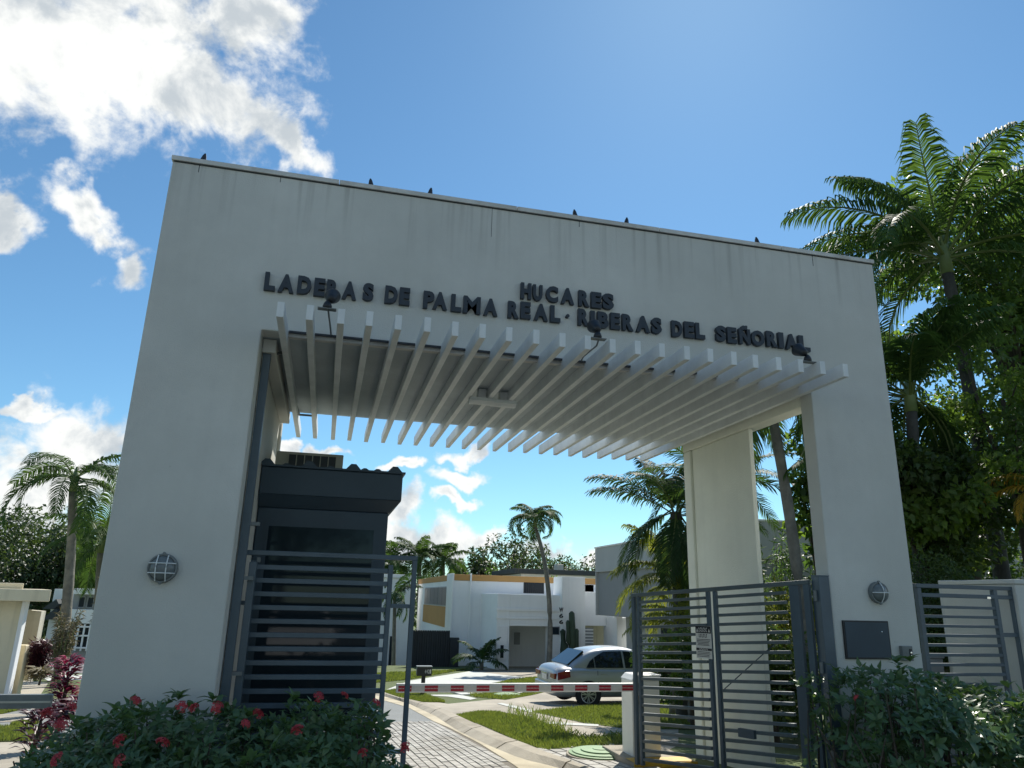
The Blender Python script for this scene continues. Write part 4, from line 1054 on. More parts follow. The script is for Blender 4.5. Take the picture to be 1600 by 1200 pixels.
# long dark roof in the distance
hd = thing('dark_roofed_house', 'distant house with a long low dark roof and a small roof turret', 'house', (16, 62, G(62)))
x0, x1 = xa(800, 893, 62), xa(945, 893, 62)
bx('roof', ROOFDARK, hd, x0, x1, 61, 70, za_(870, 898, 62), za_(870, 891, 62))
bx('wall', WHITE2, hd, x0 + .8, x1 - .6, 62, 69, G(62), za_(870, 898, 62) - .002)
bx('turret', CREAMMETAL, hd, xa(876, 885, 62), xa(886, 885, 62), 63, 64, za_(870, 891, 62) + .002, za_(880, 881, 62))
bx('vent', CREAMMETAL, hd, xa(914, 885, 62), xa(919, 885, 62), 63, 64, za_(870, 891, 62) + .002, za_(880, 888, 62))
# cream house at the left border
yc = 21.0
hc = thing('cream_house', 'sunlit cream house with a deep flat roof slab at the left border', 'house', (-5, yc, G(yc)))
xr = xa(79, 930, yc)
def skew(name, m, x1, ya, yb, z0, z1, w=9):
    k = yb / ya
    MB().prism([(x1, ya, z0), (x1 * k - .25, yb, z0), (x1 * k - w, yb, z0), (x1 - w, ya, z0)], (0, 0, z1 - z0)).build(name, m, hc, bevel=.02)
skew('roof_slab', CREAM, xr, yc, yc + 4, za_(60, 940, yc), za_(60, 921, yc))
skew('upper_parapet', CREAM, xa(36, 920, yc + 1), yc + 1, yc + 3.6, za_(60, 921, yc) + .002, za_(20, 911, yc + 1))
w0 = xa(30, 980, yc + .6)
skew('wall', CREAM, w0, yc + .6, yc + 3.8, G(yc) - .4, za_(60, 940, yc) - .002)
bx('edge_pier', WHITE, hc, w0 + .002, w0 + .10, yc + .45, yc + .7, G(yc) - .4, za_(60, 940, yc) - .003)
sw = thing('garden_wall', 'stained cream garden wall with a sloping end beside the cream house', 'wall', (-4.4, yc + 3, G(yc + 3)))
ys = yc + 2.6
MB().prism([pY(22, 1062, ys), pY(44, 1064, ys) , pY(65, 955, ys), pY(30, 952, ys)], (0, .35, 0)).build('wall_body', CREAMDIRTY, sw)
bx('meter_box', WINFRAME, sw, xa(21, 990, ys), xa(28, 990, ys), ys - .12, ys - .002, za_(25, 1001, ys), za_(25, 990, ys))
lw = thing('low_wall', 'low ochre cream wall standing in front of the stained wall', 'wall', (-4.6, yc + 1.6, G(yc)))
bx('wall_body', CREAM, lw, xa(10, 1030, yc + 1.6), xa(37, 1030, yc + 1.6), yc + 1.6, yc + 1.9, G(yc) - .4, za_(25, 1008, yc + 1.6))
# two storey white house in the left background
yf = 58.0
hf = thing('terrace_house', 'white two storey house with barred verandas under dark trees, left background', 'house', (-5, yf, G(yf)))
x0, xm, x1 = xa(66, 960, yf), xa(101, 960, yf), xa(175, 960, yf)
bx('wall', WHITE2, hf, x0, xm, yf + 1.5, yf + 8, G(yf) - .5, za_(80, 920, yf))
bx('roof_edge', WHITE, hf, xm + .002, x1, yf - .4, yf + 8, za_(110, 928, yf), za_(110, 919, yf))
bx('floor_band', WHITE, hf, xm + .002, x1, yf, yf + 8, za_(110, 974, yf), za_(110, 952, yf))
bx('ground_wall', HOUSEGREY, hf, xm + .002, x1, yf + 1.2, yf + 8, G(yf) - .5, za_(110, 974, yf) - .002)
bx('upper_wall', HOUSEGREY, hf, xm + .002, x1, yf + 1.2, yf + 8, za_(110, 952, yf) + .002, za_(110, 928, yf) - .002)
for (pa, pb_, ya, ybb) in ((114, 126, 951, 929), (128, 140, 951, 929)):
    f = bx('window', WINFRAME, hf, xa(pa, 940, yf), xa(pb_, 940, yf), yf + 1.1, yf + 1.198, za_(120, ya, yf), za_(120, ybb + 2, yf)); bx('pane', WINDARK, f, xa(pa, 940, yf) + .08, xa(pb_, 940, yf) - .08, yf + 1.05, yf + 1.099, za_(120, ya, yf) + .1, za_(120, ybb + 2, yf) - .1)
for k in range(6):
    x = xa(103 + k * 9, 990, yf)
    for (ya, ybb) in ((1017, 975),): bx('veranda_post', WHITE, hf, x - .05, x + .05, yf, yf + .1, za_(110, ya, yf), za_(110, ybb, yf) - .003, 0)
for y_ in (979, 993, 1012): bx('veranda_rail', WHITE, hf, xm + .05, x1, yf - .04, yf - .002, za_(110, y_, yf) - .05, za_(110, y_, yf) + .05, 0)
bx('veranda_pane', WINDARK, hf, xm + .1, x1, yf + .6, yf + .65, za_(110, 1014, yf), za_(110, 976, yf))
MB().prism([pY(64, 968, yf), pY(86, 951, yf), pY(90, 954, yf), pY(86, 968, yf)], (0, 2.0, 0)).build('awning', ROOFDARK, hf)
MB().prism([pY(66, 951, yf), pY(88, 936, yf), pY(92, 944, yf), pY(84, 952, yf)], (0, 2.0, 0)).build('awning', ROOFDARK, hf)
# ------------------------------------------------------------------ vegetation
R_ = np.random.default_rng(11)
def unit(a): return a / np.maximum(np.linalg.norm(a, axis=-1, keepdims=True), 1e-9)
def leaf_mesh(P, D, Nn, Ln, Wd, fold=.25, curl=.15):
    """one folded leaf per row: base P, direction D, rough normal Nn -> verts, quads"""
    D = unit(D); S = unit(np.cross(D, Nn)); U = np.cross(S, D)
    Ln = np.asarray(Ln)[:, None]; Wd = np.asarray(Wd)[:, None]
    m = P + D * Ln * .5 + U * Ln * curl * .35
    v = np.stack([P, P + D * Ln * .42 + S * Wd * .5 + U * Wd * fold, P + D * Ln * .98 - U * Ln * curl, P + D * Ln * .42 - S * Wd * .5 + U * Wd * fold, m], 1)
    n = len(P); b = (np.arange(n) * 5)[:, None]
    F = np.concatenate([b + np.array([[0, 1, 4]]), b + np.array([[1, 2, 4]]), b + np.array([[0, 4, 3]]), b + np.array([[4, 2, 3]])], 0)
    return v.reshape(-1, 3), F
def merge(parts):
    V, F, n = [], [], 0
    for v, f in parts: V.append(v); F.append(f + n); n += len(v)
    return np.concatenate(V), np.concatenate(F)
def frond(length, n=34, leaf=.42, e0=.9, sag=1.5, droop=.55, fwd=.55, wid=.035, base=.14, vee=.35, taper=.55, seed=0, twist=0):
    """palm frond in the local XZ plane, leaving the origin towards +X; returns verts/quads of leaflets and rachis points"""
    r = np.random.default_rng(seed)
    t = np.linspace(0, 1, 24); ang = e0 - sag * t ** 1.3
    dx, dz = np.cos(ang), np.sin(ang); seg = length / 23
    X = np.concatenate([[0], np.cumsum(dx[:-1]) * seg]); Z = np.concatenate([[0], np.cumsum(dz[:-1]) * seg])
    parts = []
    for side in (-1, 1):
        s = np.linspace(base, 1, n) + r.normal(0, .004, n); s = np.clip(s, 0, 1)
        px, pz, a = np.interp(s, t, X), np.interp(s, t, Z), np.interp(s, t, ang)
        P = np.stack([px, np.zeros(n), pz], 1)
        T = np.stack([np.cos(a), np.zeros(n), np.sin(a)], 1)
        U = np.stack([-np.sin(a), np.zeros(n), np.cos(a)], 1)
        Sd = np.array([0, side, 0.])
        env = np.minimum(1, .45 + (s - base) * 3) * (1 - taper * np.clip((s - .45) / .55, 0, 1) ** 1.3)
        ll = leaf * env * r.uniform(.85, 1.1, n)
        f_ = fwd + .5 * s + r.normal(0, .07, n)
        D0 = unit(T * f_[:, None] + Sd + U * (vee + r.normal(0, .1, n))[:, None])
        dr = droop * r.uniform(.7, 1.35, n)
        g = np.array([0, 0, -1.])
        D1 = unit(D0 + g * dr[:, None] * .7); D2 = unit(D0 + g * dr[:, None] * 2.2)
        p1 = P + D0 * (ll * .34)[:, None]; p2 = p1 + D1 * (ll * .36)[:, None]; p3 = p2 + D2 * (ll * .34)[:, None]
        Wv = unit(np.cross(D0, U)) if False else T
        w = wid * np.ones(n)
        def pair(p, k): return p - Wv * (w * k)[:, None], p + Wv * (w * k)[:, None]
        a0, b0 = pair(P, .28); a1, b1 = pair(p1, .5); a2, b2 = pair(p2, .42); a3, b3 = pair(p3, .04)
        v = np.stack([a0, b0, a1, b1, a2, b2, a3, b3], 1); bq = (np.arange(n) * 8)[:, None]
        F = np.concatenate([bq + np.array([[0, 1, 3, 2]]), bq + np.array([[2, 3, 5, 4]]), bq + np.array([[4, 5, 7, 6]])], 0)
        parts.append((v.reshape(-1, 3), F))
    rad = length * .011
    v, f = [], []
    idx = list(range(0, 24, 3)) + [23]
    for i in idx:
        rr = rad * (1.25 - i / 23)
        T = np.array([np.cos(ang[i]), 0, np.sin(ang[i])]); U = np.array([-T[2], 0, T[0]])
        for k in range(4):
            q = pi / 4 + pi / 2 * k; v.append(np.array([X[i], 0, Z[i]]) + U * rr * sin(q) * .7 + np.array([0, 1, 0]) * rr * cos(q))
    for i in range(len(idx) - 1):
        for k in range(4): f.append([i * 4 + k, i * 4 + (k + 1) % 4, (i + 1) * 4 + (k + 1) % 4, (i + 1) * 4 + k])
    return merge(parts), (np.array(v), np.array(f))
def frond_mesh(name, m, **k):
    (v, f), (rv, rf) = frond(**k)
    V, F = merge([(v, f), (rv, rf)])
    o = np_obj(name, V, F, m); o.data.materials.append(RACHIS)
    mi = np.zeros(len(F), np.int32); mi[len(f):] = 1; o.data.polygons.foreach_set('material_index', mi)
    me = o.data; bpy.data.objects.remove(o); return me
def palm(name, label, base, top, r0, r1, length, m, nf=16, group='palms', e_hi=1.25, e_lo=-.35, leaf=.42, droop=.55, sag=1.5, wid=.035, n=34, vee=.35, seed=1, trunk=TRUNK, bow=None, shaft=True, scale_z=1, hang=0, cat='palm', tp=.55, frondlist=None):
    base, top = Vector(base), Vector(top)
    t = thing(name, label, cat, base, group)
    mid = base.lerp(top, .5) + Vector(bow or (0, 0, 0))
    pts, rad = [], []
    for i in range(15):
        s = i / 14; p = base * (1 - s) ** 2 + (mid * 2 - (base + top) / 2) * 2 * s * (1 - s) + top * s * s
        pts.append(p); rad.append((r0 + (r1 - r0) * s) * (1.25 if i == 0 else 1 + .05 * (i % 2)))
    pts[0] = pts[0] - Vector((0, 0, .3))
    MB().tube(pts, rad, 10).build('trunk', trunk, t, smooth=True)
    if shaft:
        MB().tube([top - Vector((0, 0, .05)), top + Vector((0, 0, length * .16)), top + Vector((0, 0, length * .30))], [r1 * 1.15, r1 * .95, r1 * .35], 10).build('crown_shaft', STEM, t, smooth=True)
    c = top + Vector((0, 0, length * (.14 if shaft else 0)))
    bins = 5
    mes = []
    for k in range(bins):
        e = e_lo + (e_hi - e_lo) * (k + .5) / bins
        mes.append(frond_mesh('frond', m, length=length * (1 if k < bins - 1 else .92), n=n, leaf=leaf, e0=e, sag=sag * (1.05 - .14 * k), droop=droop, wid=wid, vee=vee, seed=seed * 10 + k, taper=tp))
    rr = random.Random(seed)
    items = frondlist or [(2.399 * k + rr.uniform(-.25, .25), int(bins * (((k * 7) % nf) + .5) / nf)) for k in range(nf)]
    for az, b in items:
        o = bpy.data.objects.new('frond', mes[b]); C.objects.link(o); o.parent = t
        o.location = c - base + Vector((cos(az), sin(az), 0)) * r1 * .6 + Vector((0, 0, rr.uniform(-.05, .05) * length))
        o.rotation_euler = (rr.uniform(-.25, .25), rr.uniform(-.12, .12), az); o.scale = (rr.uniform(.86, 1.1),) * 3
    return t
def crown_leaves(centres, radii, n_each, size, asp=.5, seed=0, up=.35, shell=.55):
    r = np.random.default_rng(seed); parts = []
    for c, R0, n in zip(centres, radii, n_each):
        d = unit(r.normal(size=(n, 3))); rad = R0 * (shell + (1 - shell) * r.random(n)) ** .8
        P = np.array(c) + d * rad[:, None] * np.array([1, 1, .78])
        D = unit(d * .7 + r.normal(size=(n, 3)) * .7 + np.array([0, 0, -.25]))
        Nn = unit(r.normal(size=(n, 3)) * .6 + np.array([0, 0, up * 2]) + d * .3)
        L_ = size * r.uniform(.6, 1.25, n)
        parts.append(leaf_mesh(P, D, Nn, L_, L_ * asp))
    return merge(parts)
def tree(name, label, base, height, cr, m, size, group, nc=38, nl=260, seed=1, trunk_r=.18, m2=None, flat=.8, cat='tree', lean=(0, 0), lowest=.35, clump=.33, asp=.5, bark=BARK, keep=None):
    base = Vector(base); t = thing(name, label, cat, base, group); r = random.Random(seed)
    cen, rad = [], []
    cz = height - cr * flat * .75
    for k in range(nc):
        for _ in range(40):
            a, u, q = r.uniform(0, 2 * pi), r.uniform(-1, 1), r.random() ** .45
            s = sqrt(1 - u * u); p = Vector((cos(a) * s * cr * q + lean[0], sin(a) * s * cr * q + lean[1], cz + u * cr * flat * q))
            if p.z > height * lowest * .6 and (keep is None or keep(base + p)): break
        cen.append(p); rad.append(cr * clump * r.uniform(.7, 1.25))
    tr = MB(); pts = [Vector((0, 0, -.3)), Vector((lean[0] * .15, lean[1] * .15, height * .25)), Vector((lean[0] * .6, lean[1] * .6, height * .5)), Vector((lean[0], lean[1], cz + cr * .2))]
    tr.tube(pts, [trunk_r * 1.3, trunk_r, trunk_r * .8, trunk_r * .3], 8)
    for p in cen[::3]:
        a = pts[1].lerp(pts[3], r.uniform(.25, .8)); mid = a.lerp(p, .55) + Vector((r.uniform(-.1, .1), r.uniform(-.1, .1), .05)) * cr
        tr.tube([a, mid, p], [trunk_r * .42, trunk_r * .25, trunk_r * .07], 6, False)
    tr.build('trunk', bark, t, local=True, smooth=True)
    h = int(nc * .62) if m2 else nc
    V, F = crown_leaves(cen[:h], rad[:h], [nl] * h, size, asp, seed); np_obj('crown', V, F, m, t, kind='stuff')
    if m2:
        V, F = crown_leaves(cen[h:], rad[h:], [nl] * (nc - h), size, asp, seed + 1); np_obj('crown', V, F, m2, t, kind='stuff', )
    return t

# ---- flowering hedge before the left pier and leafy bush before the right pier
def hedge(name, label, cat, hfun, x0, x1, y0, y1, n_in, n_big, size, seed, flowers, side=.0):
    r = np.random.default_rng(seed)
    t = thing(name, label, cat, ((x0 + x1) / 2, (y0 + y1) / 2, 0))
    base = np.array([(x0 + x1) / 2, (y0 + y1) / 2, 0])
    def sample(n, deep):
        P, D = [], []
        while len(P) < n:
            x, y = r.uniform(x0, x1), r.uniform(y0, y1); h = hfun(x, y)
            if h <= .1: continue
            z = h * r.random() ** .55 if deep else h * r.uniform(.25, 1)
            ey = min((y - y0) / .5, 1); h2 = h * (.55 + .45 * sqrt(max(0, ey)))
            if z > h2: z = h2 * r.uniform(.9, 1)
            e = min((x - x0) / .35, (x1 - x) / .35, 1)
            if z > h2 * (.35 + .65 * max(e, 0)): continue
            out = np.array([0, 0, 1.]) * (z / h2) ** 3 + np.array([0, -1., .2]) * max(0, 1 - ey * .8) + np.array([np.sign(x - (x0 + x1) / 2), 0, 0]) * max(0, 1 - e)
            P.append((x, y, z)); D.append(out)
        return np.array(P), np.array(D)
    # whorls of leaves at shoot tips
    ns = n_in // 7
    P, O = sample(ns, True)
    LP, LD, LN, LL = [], [], [], []
    for p, o in zip(P, O):
        ax = unit(o + r.normal(size=3) * .45 + np.array([0, 0, .35])); k = r.integers(5, 9)
        a = unit(np.cross(ax, r.normal(size=3))); b = np.cross(ax, a)
        for j in range(k):
            q = 2 * pi * j / k + r.uniform(-.3, .3); tilt = r.uniform(.15, .95)
            d = unit(ax * tilt + (a * cos(q) + b * sin(q)) * 1.0)
            LP.append(p - ax * (.02 * (j % 3))); LD.append(d); LN.append(unit(ax - d * .3)); LL.append(size * r.uniform(.55, 1.2))
    LP, LD, LN, LL = map(np.array, (LP, LD, LN, LL))
    V, F = leaf_mesh(LP - base, LD, LN, LL, LL * .42, .2, .18); np_obj('foliage', V, F, HEDGE, t, kind='stuff')
    # stems
    sm = MB()
    for _ in range(60):
        x, y = r.uniform(x0 + .1, x1 - .1), r.uniform(y0 + .2, y1 - .1); h = hfun(x, y)
        if h > .2: sm.tube([(x, y, -.1), (x + r.uniform(-.08, .08), y, h * .5), (x + r.uniform(-.15, .15), y + r.uniform(-.15, .1), h * .9)], [.012, .009, .004], 5)
    sm.build('stems', BARK, t)
    # 300 biggest leaves, each its own part: erect shoots standing out of the top and front
    meshes = []
    for k in range(5):
        v, f = [], []
        Lf, Wf = 1, .40 + .03 * k
        u = [0, .12, .35, .6, .85, 1]; wv = [.02, .22, .48, .5, .26, .01]
        for i, (a, b) in enumerate(zip(u, wv)):
            z = .10 * sin(a * pi) - (.05 + .07 * k) * a * a
            v += [(a, -b * Wf, z + .16 * b * Wf), (a, 0, z - .02), (a, b * Wf, z + .16 * b * Wf)]
        for i in range(5):
            for j in range(2): f.append((i * 3 + j, i * 3 + j + 1, i * 3 + j + 4, i * 3 + j + 3))
        me = bpy.data.meshes.new('leaf'); me.from_pydata(v, [], f); me.materials.append(HEDGE2 if k in (1,) else HEDGE)
        me.polygons.foreach_set('use_smooth', [True] * len(f)); meshes.append(me)
    cnt = 0
    while cnt < n_big:
        P, O = sample(1, False); p = P[0]; h = hfun(p[0], p[1])
        top = r.random() < .45
        if top: p[2] = h * (.55 + .45 * sqrt(min(1, max(0, (p[1] - y0) / .5)))) + r.uniform(-.02, .07)
        else: p[1] = y0 + r.uniform(-.02, .10); p[2] = min(p[2], h * .62)
        ax = unit(np.array([0, 0, 1.]) + r.normal(size=3) * .25) if top else unit(np.array([0, -.8, .6]) + r.normal(size=3) * .35)
        k = r.integers(4, 8); a = unit(np.cross(ax, r.normal(size=3))); b = np.cross(ax, a)
        for j in range(k):
            if cnt >= n_big: break
            q = 2 * pi * j / k; d = Vector(unit(ax * r.uniform(.4, 1.1) + a * cos(q) + b * sin(q))); nn = Vector(ax)
            s = d.cross(nn).normalized(); u_ = s.cross(d); sc = size * r.uniform(.8, 1.3)
            M_ = Matrix((d, -s, u_)).transposed().to_4x4(); 
            o = bpy.data.objects.new('leaf', meshes[r.integers(0, 5)]); C.objects.link(o); o.parent = t
            o.matrix_local = Matrix.Translation(Vector(p - base)) @ M_ @ Matrix.Scale(sc, 4); cnt += 1
    # flower heads
    fm = []
    for k in range(3):
        n = 46; d = unit(r.normal(size=(n, 3)) + np.array([0, 0, .9])); d[:, 2] = np.abs(d[:, 2]) * .8
        parts = []
        for j in range(4):
            tg = unit(np.cross(d, r.normal(size=(n, 3)))); parts.append(leaf_mesh(d * .75, unit(tg + d * .35), d, np.full(n, .34), np.full(n, .17), .1, .1))
        stv = leaf_mesh(d * .1, d, r.normal(size=(n, 3)), np.full(n, .7), np.full(n, .05), 0, 0)
        V, F = merge(parts + [stv]); o = np_obj('flower_head', V, F, FLOWER); fm.append(o.data); bpy.data.objects.remove(o)
    for i, (x, y, z, s, tilt) in enumerate(flowers):
        o = bpy.data.objects.new('flower_head', fm[i % 3]); C.objects.link(o); o.parent = t
        o.location = Vector((x, y, z)) - Vector(base); o.scale = (s, s, s * .8); o.rotation_euler = (tilt, r.uniform(-.3, .3), r.uniform(0, 6))
    return t
rh = random.Random(2)
def wob(x, y, s): return .05 * sin(x * 5.1 + s) + .035 * sin(x * 11.7 + 2 * s) + .03 * sin(y * 9 + x * 4)
def hfL(x, y):
    h = .84 if x > -1.5 else .84 - (-1.5 - x) * .9
    if x > .5: h -= (x - .5) * 1.3
    return h + wob(x, y, 1) * .9
fl = []
for px, py, s in [(103, 1123, .06), (193, 1149, .06), (258, 1152, .062), (216, 1088, .055), (287, 1097, .058), (341, 1098, .062), (306, 1099, .05), (466, 1133, .062), (405, 1108, .055), (386, 1123, .048), (498, 1082, .055), (538, 1080, .045), (587, 1092, .052), (567, 1168, .05), (632, 1160, .055), (192, 1180, .06), (96, 1178, .065), (80, 1106, .055), (118, 1096, .05)]:
    yy = 5.12 if py > 1118 else 5.4
    p = pY(px, py, yy); fl.append((p.x, yy - .06, p.z - .02, s * .8, rh.uniform(.5, 1.1)))
hedge('flowering_hedge', 'broad dark green hedge with red flower heads before the left pier', 'hedge', hfL, -2.2, .82, 5.0, 6.25, 12000, 300, .088, 21, fl)
def hfR(x, y):
    h = 1.0 + .16 * max(0, 1 - abs(x - 4.75) / .7) - .10 * max(0, x - 5.4)
    if x < 4.3: h -= (4.3 - x) * 1.0
    return h + wob(x, y, 3) * .8
fl = [(*pY(1517, 1155, 5.1), .05, .9), (*pY(1338, 1090, 5.2), .03, .8)]
hedge('leafy_bush', 'rounded green bush hiding the foot of the right pier', 'bush', hfR, 4.0, 6.9, 4.95, 6.25, 8000, 300, .10, 31, fl)

# ---- palms
def at(px, py, Y): return pY(px, py, Y)
def gat(px, Y):
    p = pY(px, 1050, Y); p.z = G(Y); return p
b = gat(93, 27); tp = at(114, 766, 27)
palm('palm_tree', 'slim palm with arching crown left of the portal, tallest on that side', b, tp, .17, .12, 2.6, PALM, 14, 'palms along the streets', e_hi=1.5, e_lo=-.15, leaf=.70, droop=.7, sag=2.0, wid=.05, n=56, seed=3, bow=(.1, 0, 0))
b = gat(150, 31); tp = at(158, 862, 31)
palm('palm_tree', 'shorter palm half hidden behind the left pier edge', b, tp, .17, .13, 2.5, PALM, 16, 'palms along the streets', e_hi=1.4, e_lo=-.4, leaf=.75, droop=.7, sag=1.9, wid=.05, n=52, seed=4)
b = gat(857, 36.5); tp = at(836, 822, 36.5)
lone = palm('palm_tree', 'lone tall slender palm with umbrella crown in front of the white house', b, tp, .14, .09, 1.75, PALM, 20, 'palms along the streets', e_hi=1.3, e_lo=.2, leaf=.50, droop=.8, sag=3.2, wid=.045, n=50, seed=5, bow=(.35, 0, .3), trunk=TRUNK)
o = bpy.data.objects.new('dead_frond', frond_mesh('frond', DRYTWIG, length=1.6, n=36, leaf=.32, e0=-.75, sag=.8, droop=1.5, wid=.04, seed=99)); C.objects.link(o); o.parent = lone
o.location = at(834, 848, 36.5) - b; o.rotation_euler = (0, 0, radians(165))
# row of palms behind the ochre house
for k, (px, py, s, lb) in enumerate([(655, 878, 1, 'leftmost of the three palms behind the ochre banded house'), (692, 882, .9, 'middle one of the three palms behind the ochre banded house'), (612, 888, 1, 'palm crown rising beside the guardhouse edge behind the gate')]):
    b = gat(px, 64); palm('palm_tree', lb, b, at(px, py, 64), .22, .17, 3.0 * s, PALM, 16, 'palms along the streets', e_hi=1.3, e_lo=-.5, leaf=1.0, droop=.8, wid=.085, n=44, sag=1.9, seed=20 + k)
b = gat(614, 44); palm('palm_tree', 'small palm seen through the right end of the tall gate leaf', b, at(617, 935, 44), .12, .09, 1.9, PALMD, 12, 'palms along the streets', e_hi=1.2, e_lo=-.7, leaf=.6, droop=.9, wid=.09, n=22, seed=27)
# bushy date palm left of the right rear post
b = gat(1066, 14.5); tp = at(1056, 800, 14.5)
palm('date_palm', 'dark shaggy palm against the left edge of the right rear post', b, tp, .15, .12, 1.8, PALMD, 23, 'palms beside the portal', e_hi=1.3, e_lo=-1.1, leaf=.55, droop=.5, sag=1.3, wid=.036, n=60, seed=6, trunk=TRUNKD, shaft=False, vee=.25)
b = gat(1048, 15.5); tp = at(1056, 905, 15.5)
palm('feather_palm', 'low palm with sunlit yellow green fronds behind the slatted gate', b, tp, .07, .05, 1.75, PALMY, 20, 'palms beside the portal', e_hi=1.3, e_lo=-.3, leaf=.46, droop=.8, sag=1.7, wid=.03, n=60, seed=7, shaft=False)
b = gat(1075, 13.6); tp = at(1080, 985, 13.6)
palm('feather_palm', 'lowest clump of bright fronds beside the slatted gate', b, tp, .05, .04, 1.2, PALMY, 16, 'palms beside the portal', e_hi=1.2, e_lo=-.4, leaf=.34, droop=.9, sag=1.6, wid=.026, n=38, seed=8, shaft=False)
# leaning palm between the pillars
b = gat(1262, 11.2); tp = at(1196, 600, 11.2)
palm('palm_tree', 'slim leaning palm trunk standing between the two right pillars', b, tp, .105, .085, 2.0, PALM, 16, 'palms beside the portal', e_hi=1.1, e_lo=-.9, leaf=.6, droop=.8, wid=.045, n=52, sag=1.9, seed=9, bow=(.12, 0, .1))
b = gat(1140, 13.5); tp = at(1120, 745, 13.5)
palm('date_palm', 'palm whose stiff fronds show right of the rear post', b, tp, .14, .14, 1.6, PALM, 16, 'palms beside the portal', e_hi=1.0, e_lo=-.4, leaf=.46, droop=.3, sag=.9, wid=.035, n=40, seed=10, shaft=False, vee=.2)
# big palm over the right end of the wall
b = gat(1590, 12.2); tp = at(1480, 425, 12.2)
palm('palm_tree', 'largest palm, its crown arching over the right end of the portal', b, tp, .17, .12, 3.5, PALM, 20, 'palms beside the portal', e_hi=1.5, e_lo=-.75, leaf=1.0, droop=1.15, sag=2.0, wid=.05, n=74, seed=12, trunk=TRUNKD, bow=(.05, 0, .2), frondlist=[(radians(a), k) for a, k in ((136, 3), (108, 3), (162, 3), (125, 4), (150, 2), (138, 1), (98, 2), (178, 1), (-44, 3), (-20, 4), (-75, 3), (-40, 2), (-105, 3), (-135, 4), (60, 3), (28, 2), (-152, 2), (118, 0), (-60, 1), (145, 4))])
b = gat(1440, 11.4); tp = at(1424, 640, 11.4)
palm('palm_tree', 'lower palm crown pressed against the right edge of the portal', b, tp, .12, .10, 2.3, PALM, 18, 'palms beside the portal', e_hi=1.3, e_lo=-.7, leaf=.75, droop=.8, sag=1.9, wid=.05, n=54, seed=13, trunk=TRUNKD)
b = gat(1395, 15); tp = at(1290, 560, 15)
palm('palm_tree', 'palm behind the right front pillar with drooping fronds in the gap', b, tp, .12, .10, 2.1, PALMD, 16, 'palms beside the portal', e_hi=1.2, e_lo=-.9, leaf=.6, droop=.9, sag=1.8, wid=.045, n=50, seed=14)
b = gat(1655, 9.6); tp = at(1640, 760, 9.6)
palm('feather_palm', 'golden palm frond reaching in at the right border', b, tp, .06, .05, 1.0, CROTON, 12, 'palms beside the portal', e_hi=1.1, e_lo=-.6, leaf=.3, droop=.9, sag=1.6, wid=.028, n=36, seed=15, shaft=False)
# fan of shrubby fronds by the white house
b = gat(752, 37.4)
palm('feather_palm', 'low spreading palm by the garage corner of the white house', b, b + Vector((0, 0, .35)), .1, .1, 1.5, PALMD, 12, 'palms along the streets', e_hi=1.3, e_lo=.2, leaf=.5, droop=.6, wid=.06, n=30, seed=17, shaft=False)

# ---- wispy clumping bamboo palm between the pillars
def wisp(name, label, base, h, spread, n, m, seed, ls=1):
    base = Vector(base); t = thing(name, label, 'bamboo', base); r = np.random.default_rng(seed)
    cm = MB(); LP, LD = [], []
    for _ in range(n):
        a = r.uniform(0, 2 * pi); q = r.random() ** .5 * spread; hh = h * r.uniform(.55, 1)
        p0 = np.array([cos(a) * q * .25, sin(a) * q * .25, -.1]); p2 = np.array([cos(a) * q, sin(a) * q, hh]); p1 = (p0 + p2) / 2 + np.array([0, 0, hh * .18]) - np.array([cos(a), sin(a), 0]) * q * .2
        cm.tube([p0, p1 * .5 + (p0 + p2) * .25, p2], [.012, .009, .003], 5, False)
        for s in r.uniform(.25, 1, 55):
            p = p0 * (1 - s) ** 2 + 2 * p1 * s * (1 - s) + p2 * s * s
            LP.append(p); LD.append(unit(r.normal(size=3) + np.array([cos(a) * .5, sin(a) * .5, -.1])))
    cm.build('canes', STEM, t, local=True)
    LP, LD = np.array(LP), np.array(LD); k = len(LP)
    V, F = leaf_mesh(LP, LD, r.normal(size=(k, 3)) + np.array([0, 0, 1]), ls * r.uniform(.16, .34, k), r.uniform(.012, .022, k), .1, .2)
    np_obj('foliage', V, F, m, t, kind='stuff')
wisp('bamboo_clump', 'feathery bamboo clump behind the gap between the right pillars', gat(1215, 14.6), 3.9, 1.2, 70, LEAFM, 3)
wisp('bamboo_clump', 'sunlit fine leaved clump low behind the slatted gate, right of the rear post', gat(1235, 12.4), 2.5, .9, 60, PALMY, 4)

# ---- broadleaf trees on the right
tree('broadleaf_tree', 'tall leafy tree filling the right border behind the big palm', gat(1665, 14.5), 13.4, 3.0, LEAFM, .22, 'trees by the portal', 76, 210, 41, .2, LEAFY, 1.4, lowest=.3, clump=.30)
tree('broadleaf_tree', 'bright leaved branch tree at the right border, nearest the big palm trunk', gat(1640, 11.4), 7.3, 1.75, LEAFM, .14, 'trees by the portal', 40, 220, 42, .14, LEAFY, 1.2, lowest=.4, clump=.30)
tree('broadleaf_tree', 'large leaved tree right of the pier with sunlit upper leaves', gat(1475, 11.6), 4.75, 1.5, LEAFD, .17, 'trees by the portal', 40, 210, 43, .12, LEAFY, .75, lowest=.5, clump=.30, asp=.55)
tree('broadleaf_tree', 'dark tree mass behind the pedestrian gate', gat(1545, 14.5), 6.3, 2.1, LEAFD, .17, 'trees by the portal', 44, 240, 44, .16, LEAFM, 1.1, lowest=.2, clump=.32)
tree('broadleaf_tree', 'slim large leaved tree close behind the right front pillar', gat(1292, 12.6), 5.2, .55, LEAFM, .20, 'trees by the portal', 22, 55, 45, .07, LEAFY, 3.0, lowest=.3, clump=.55, asp=.6)
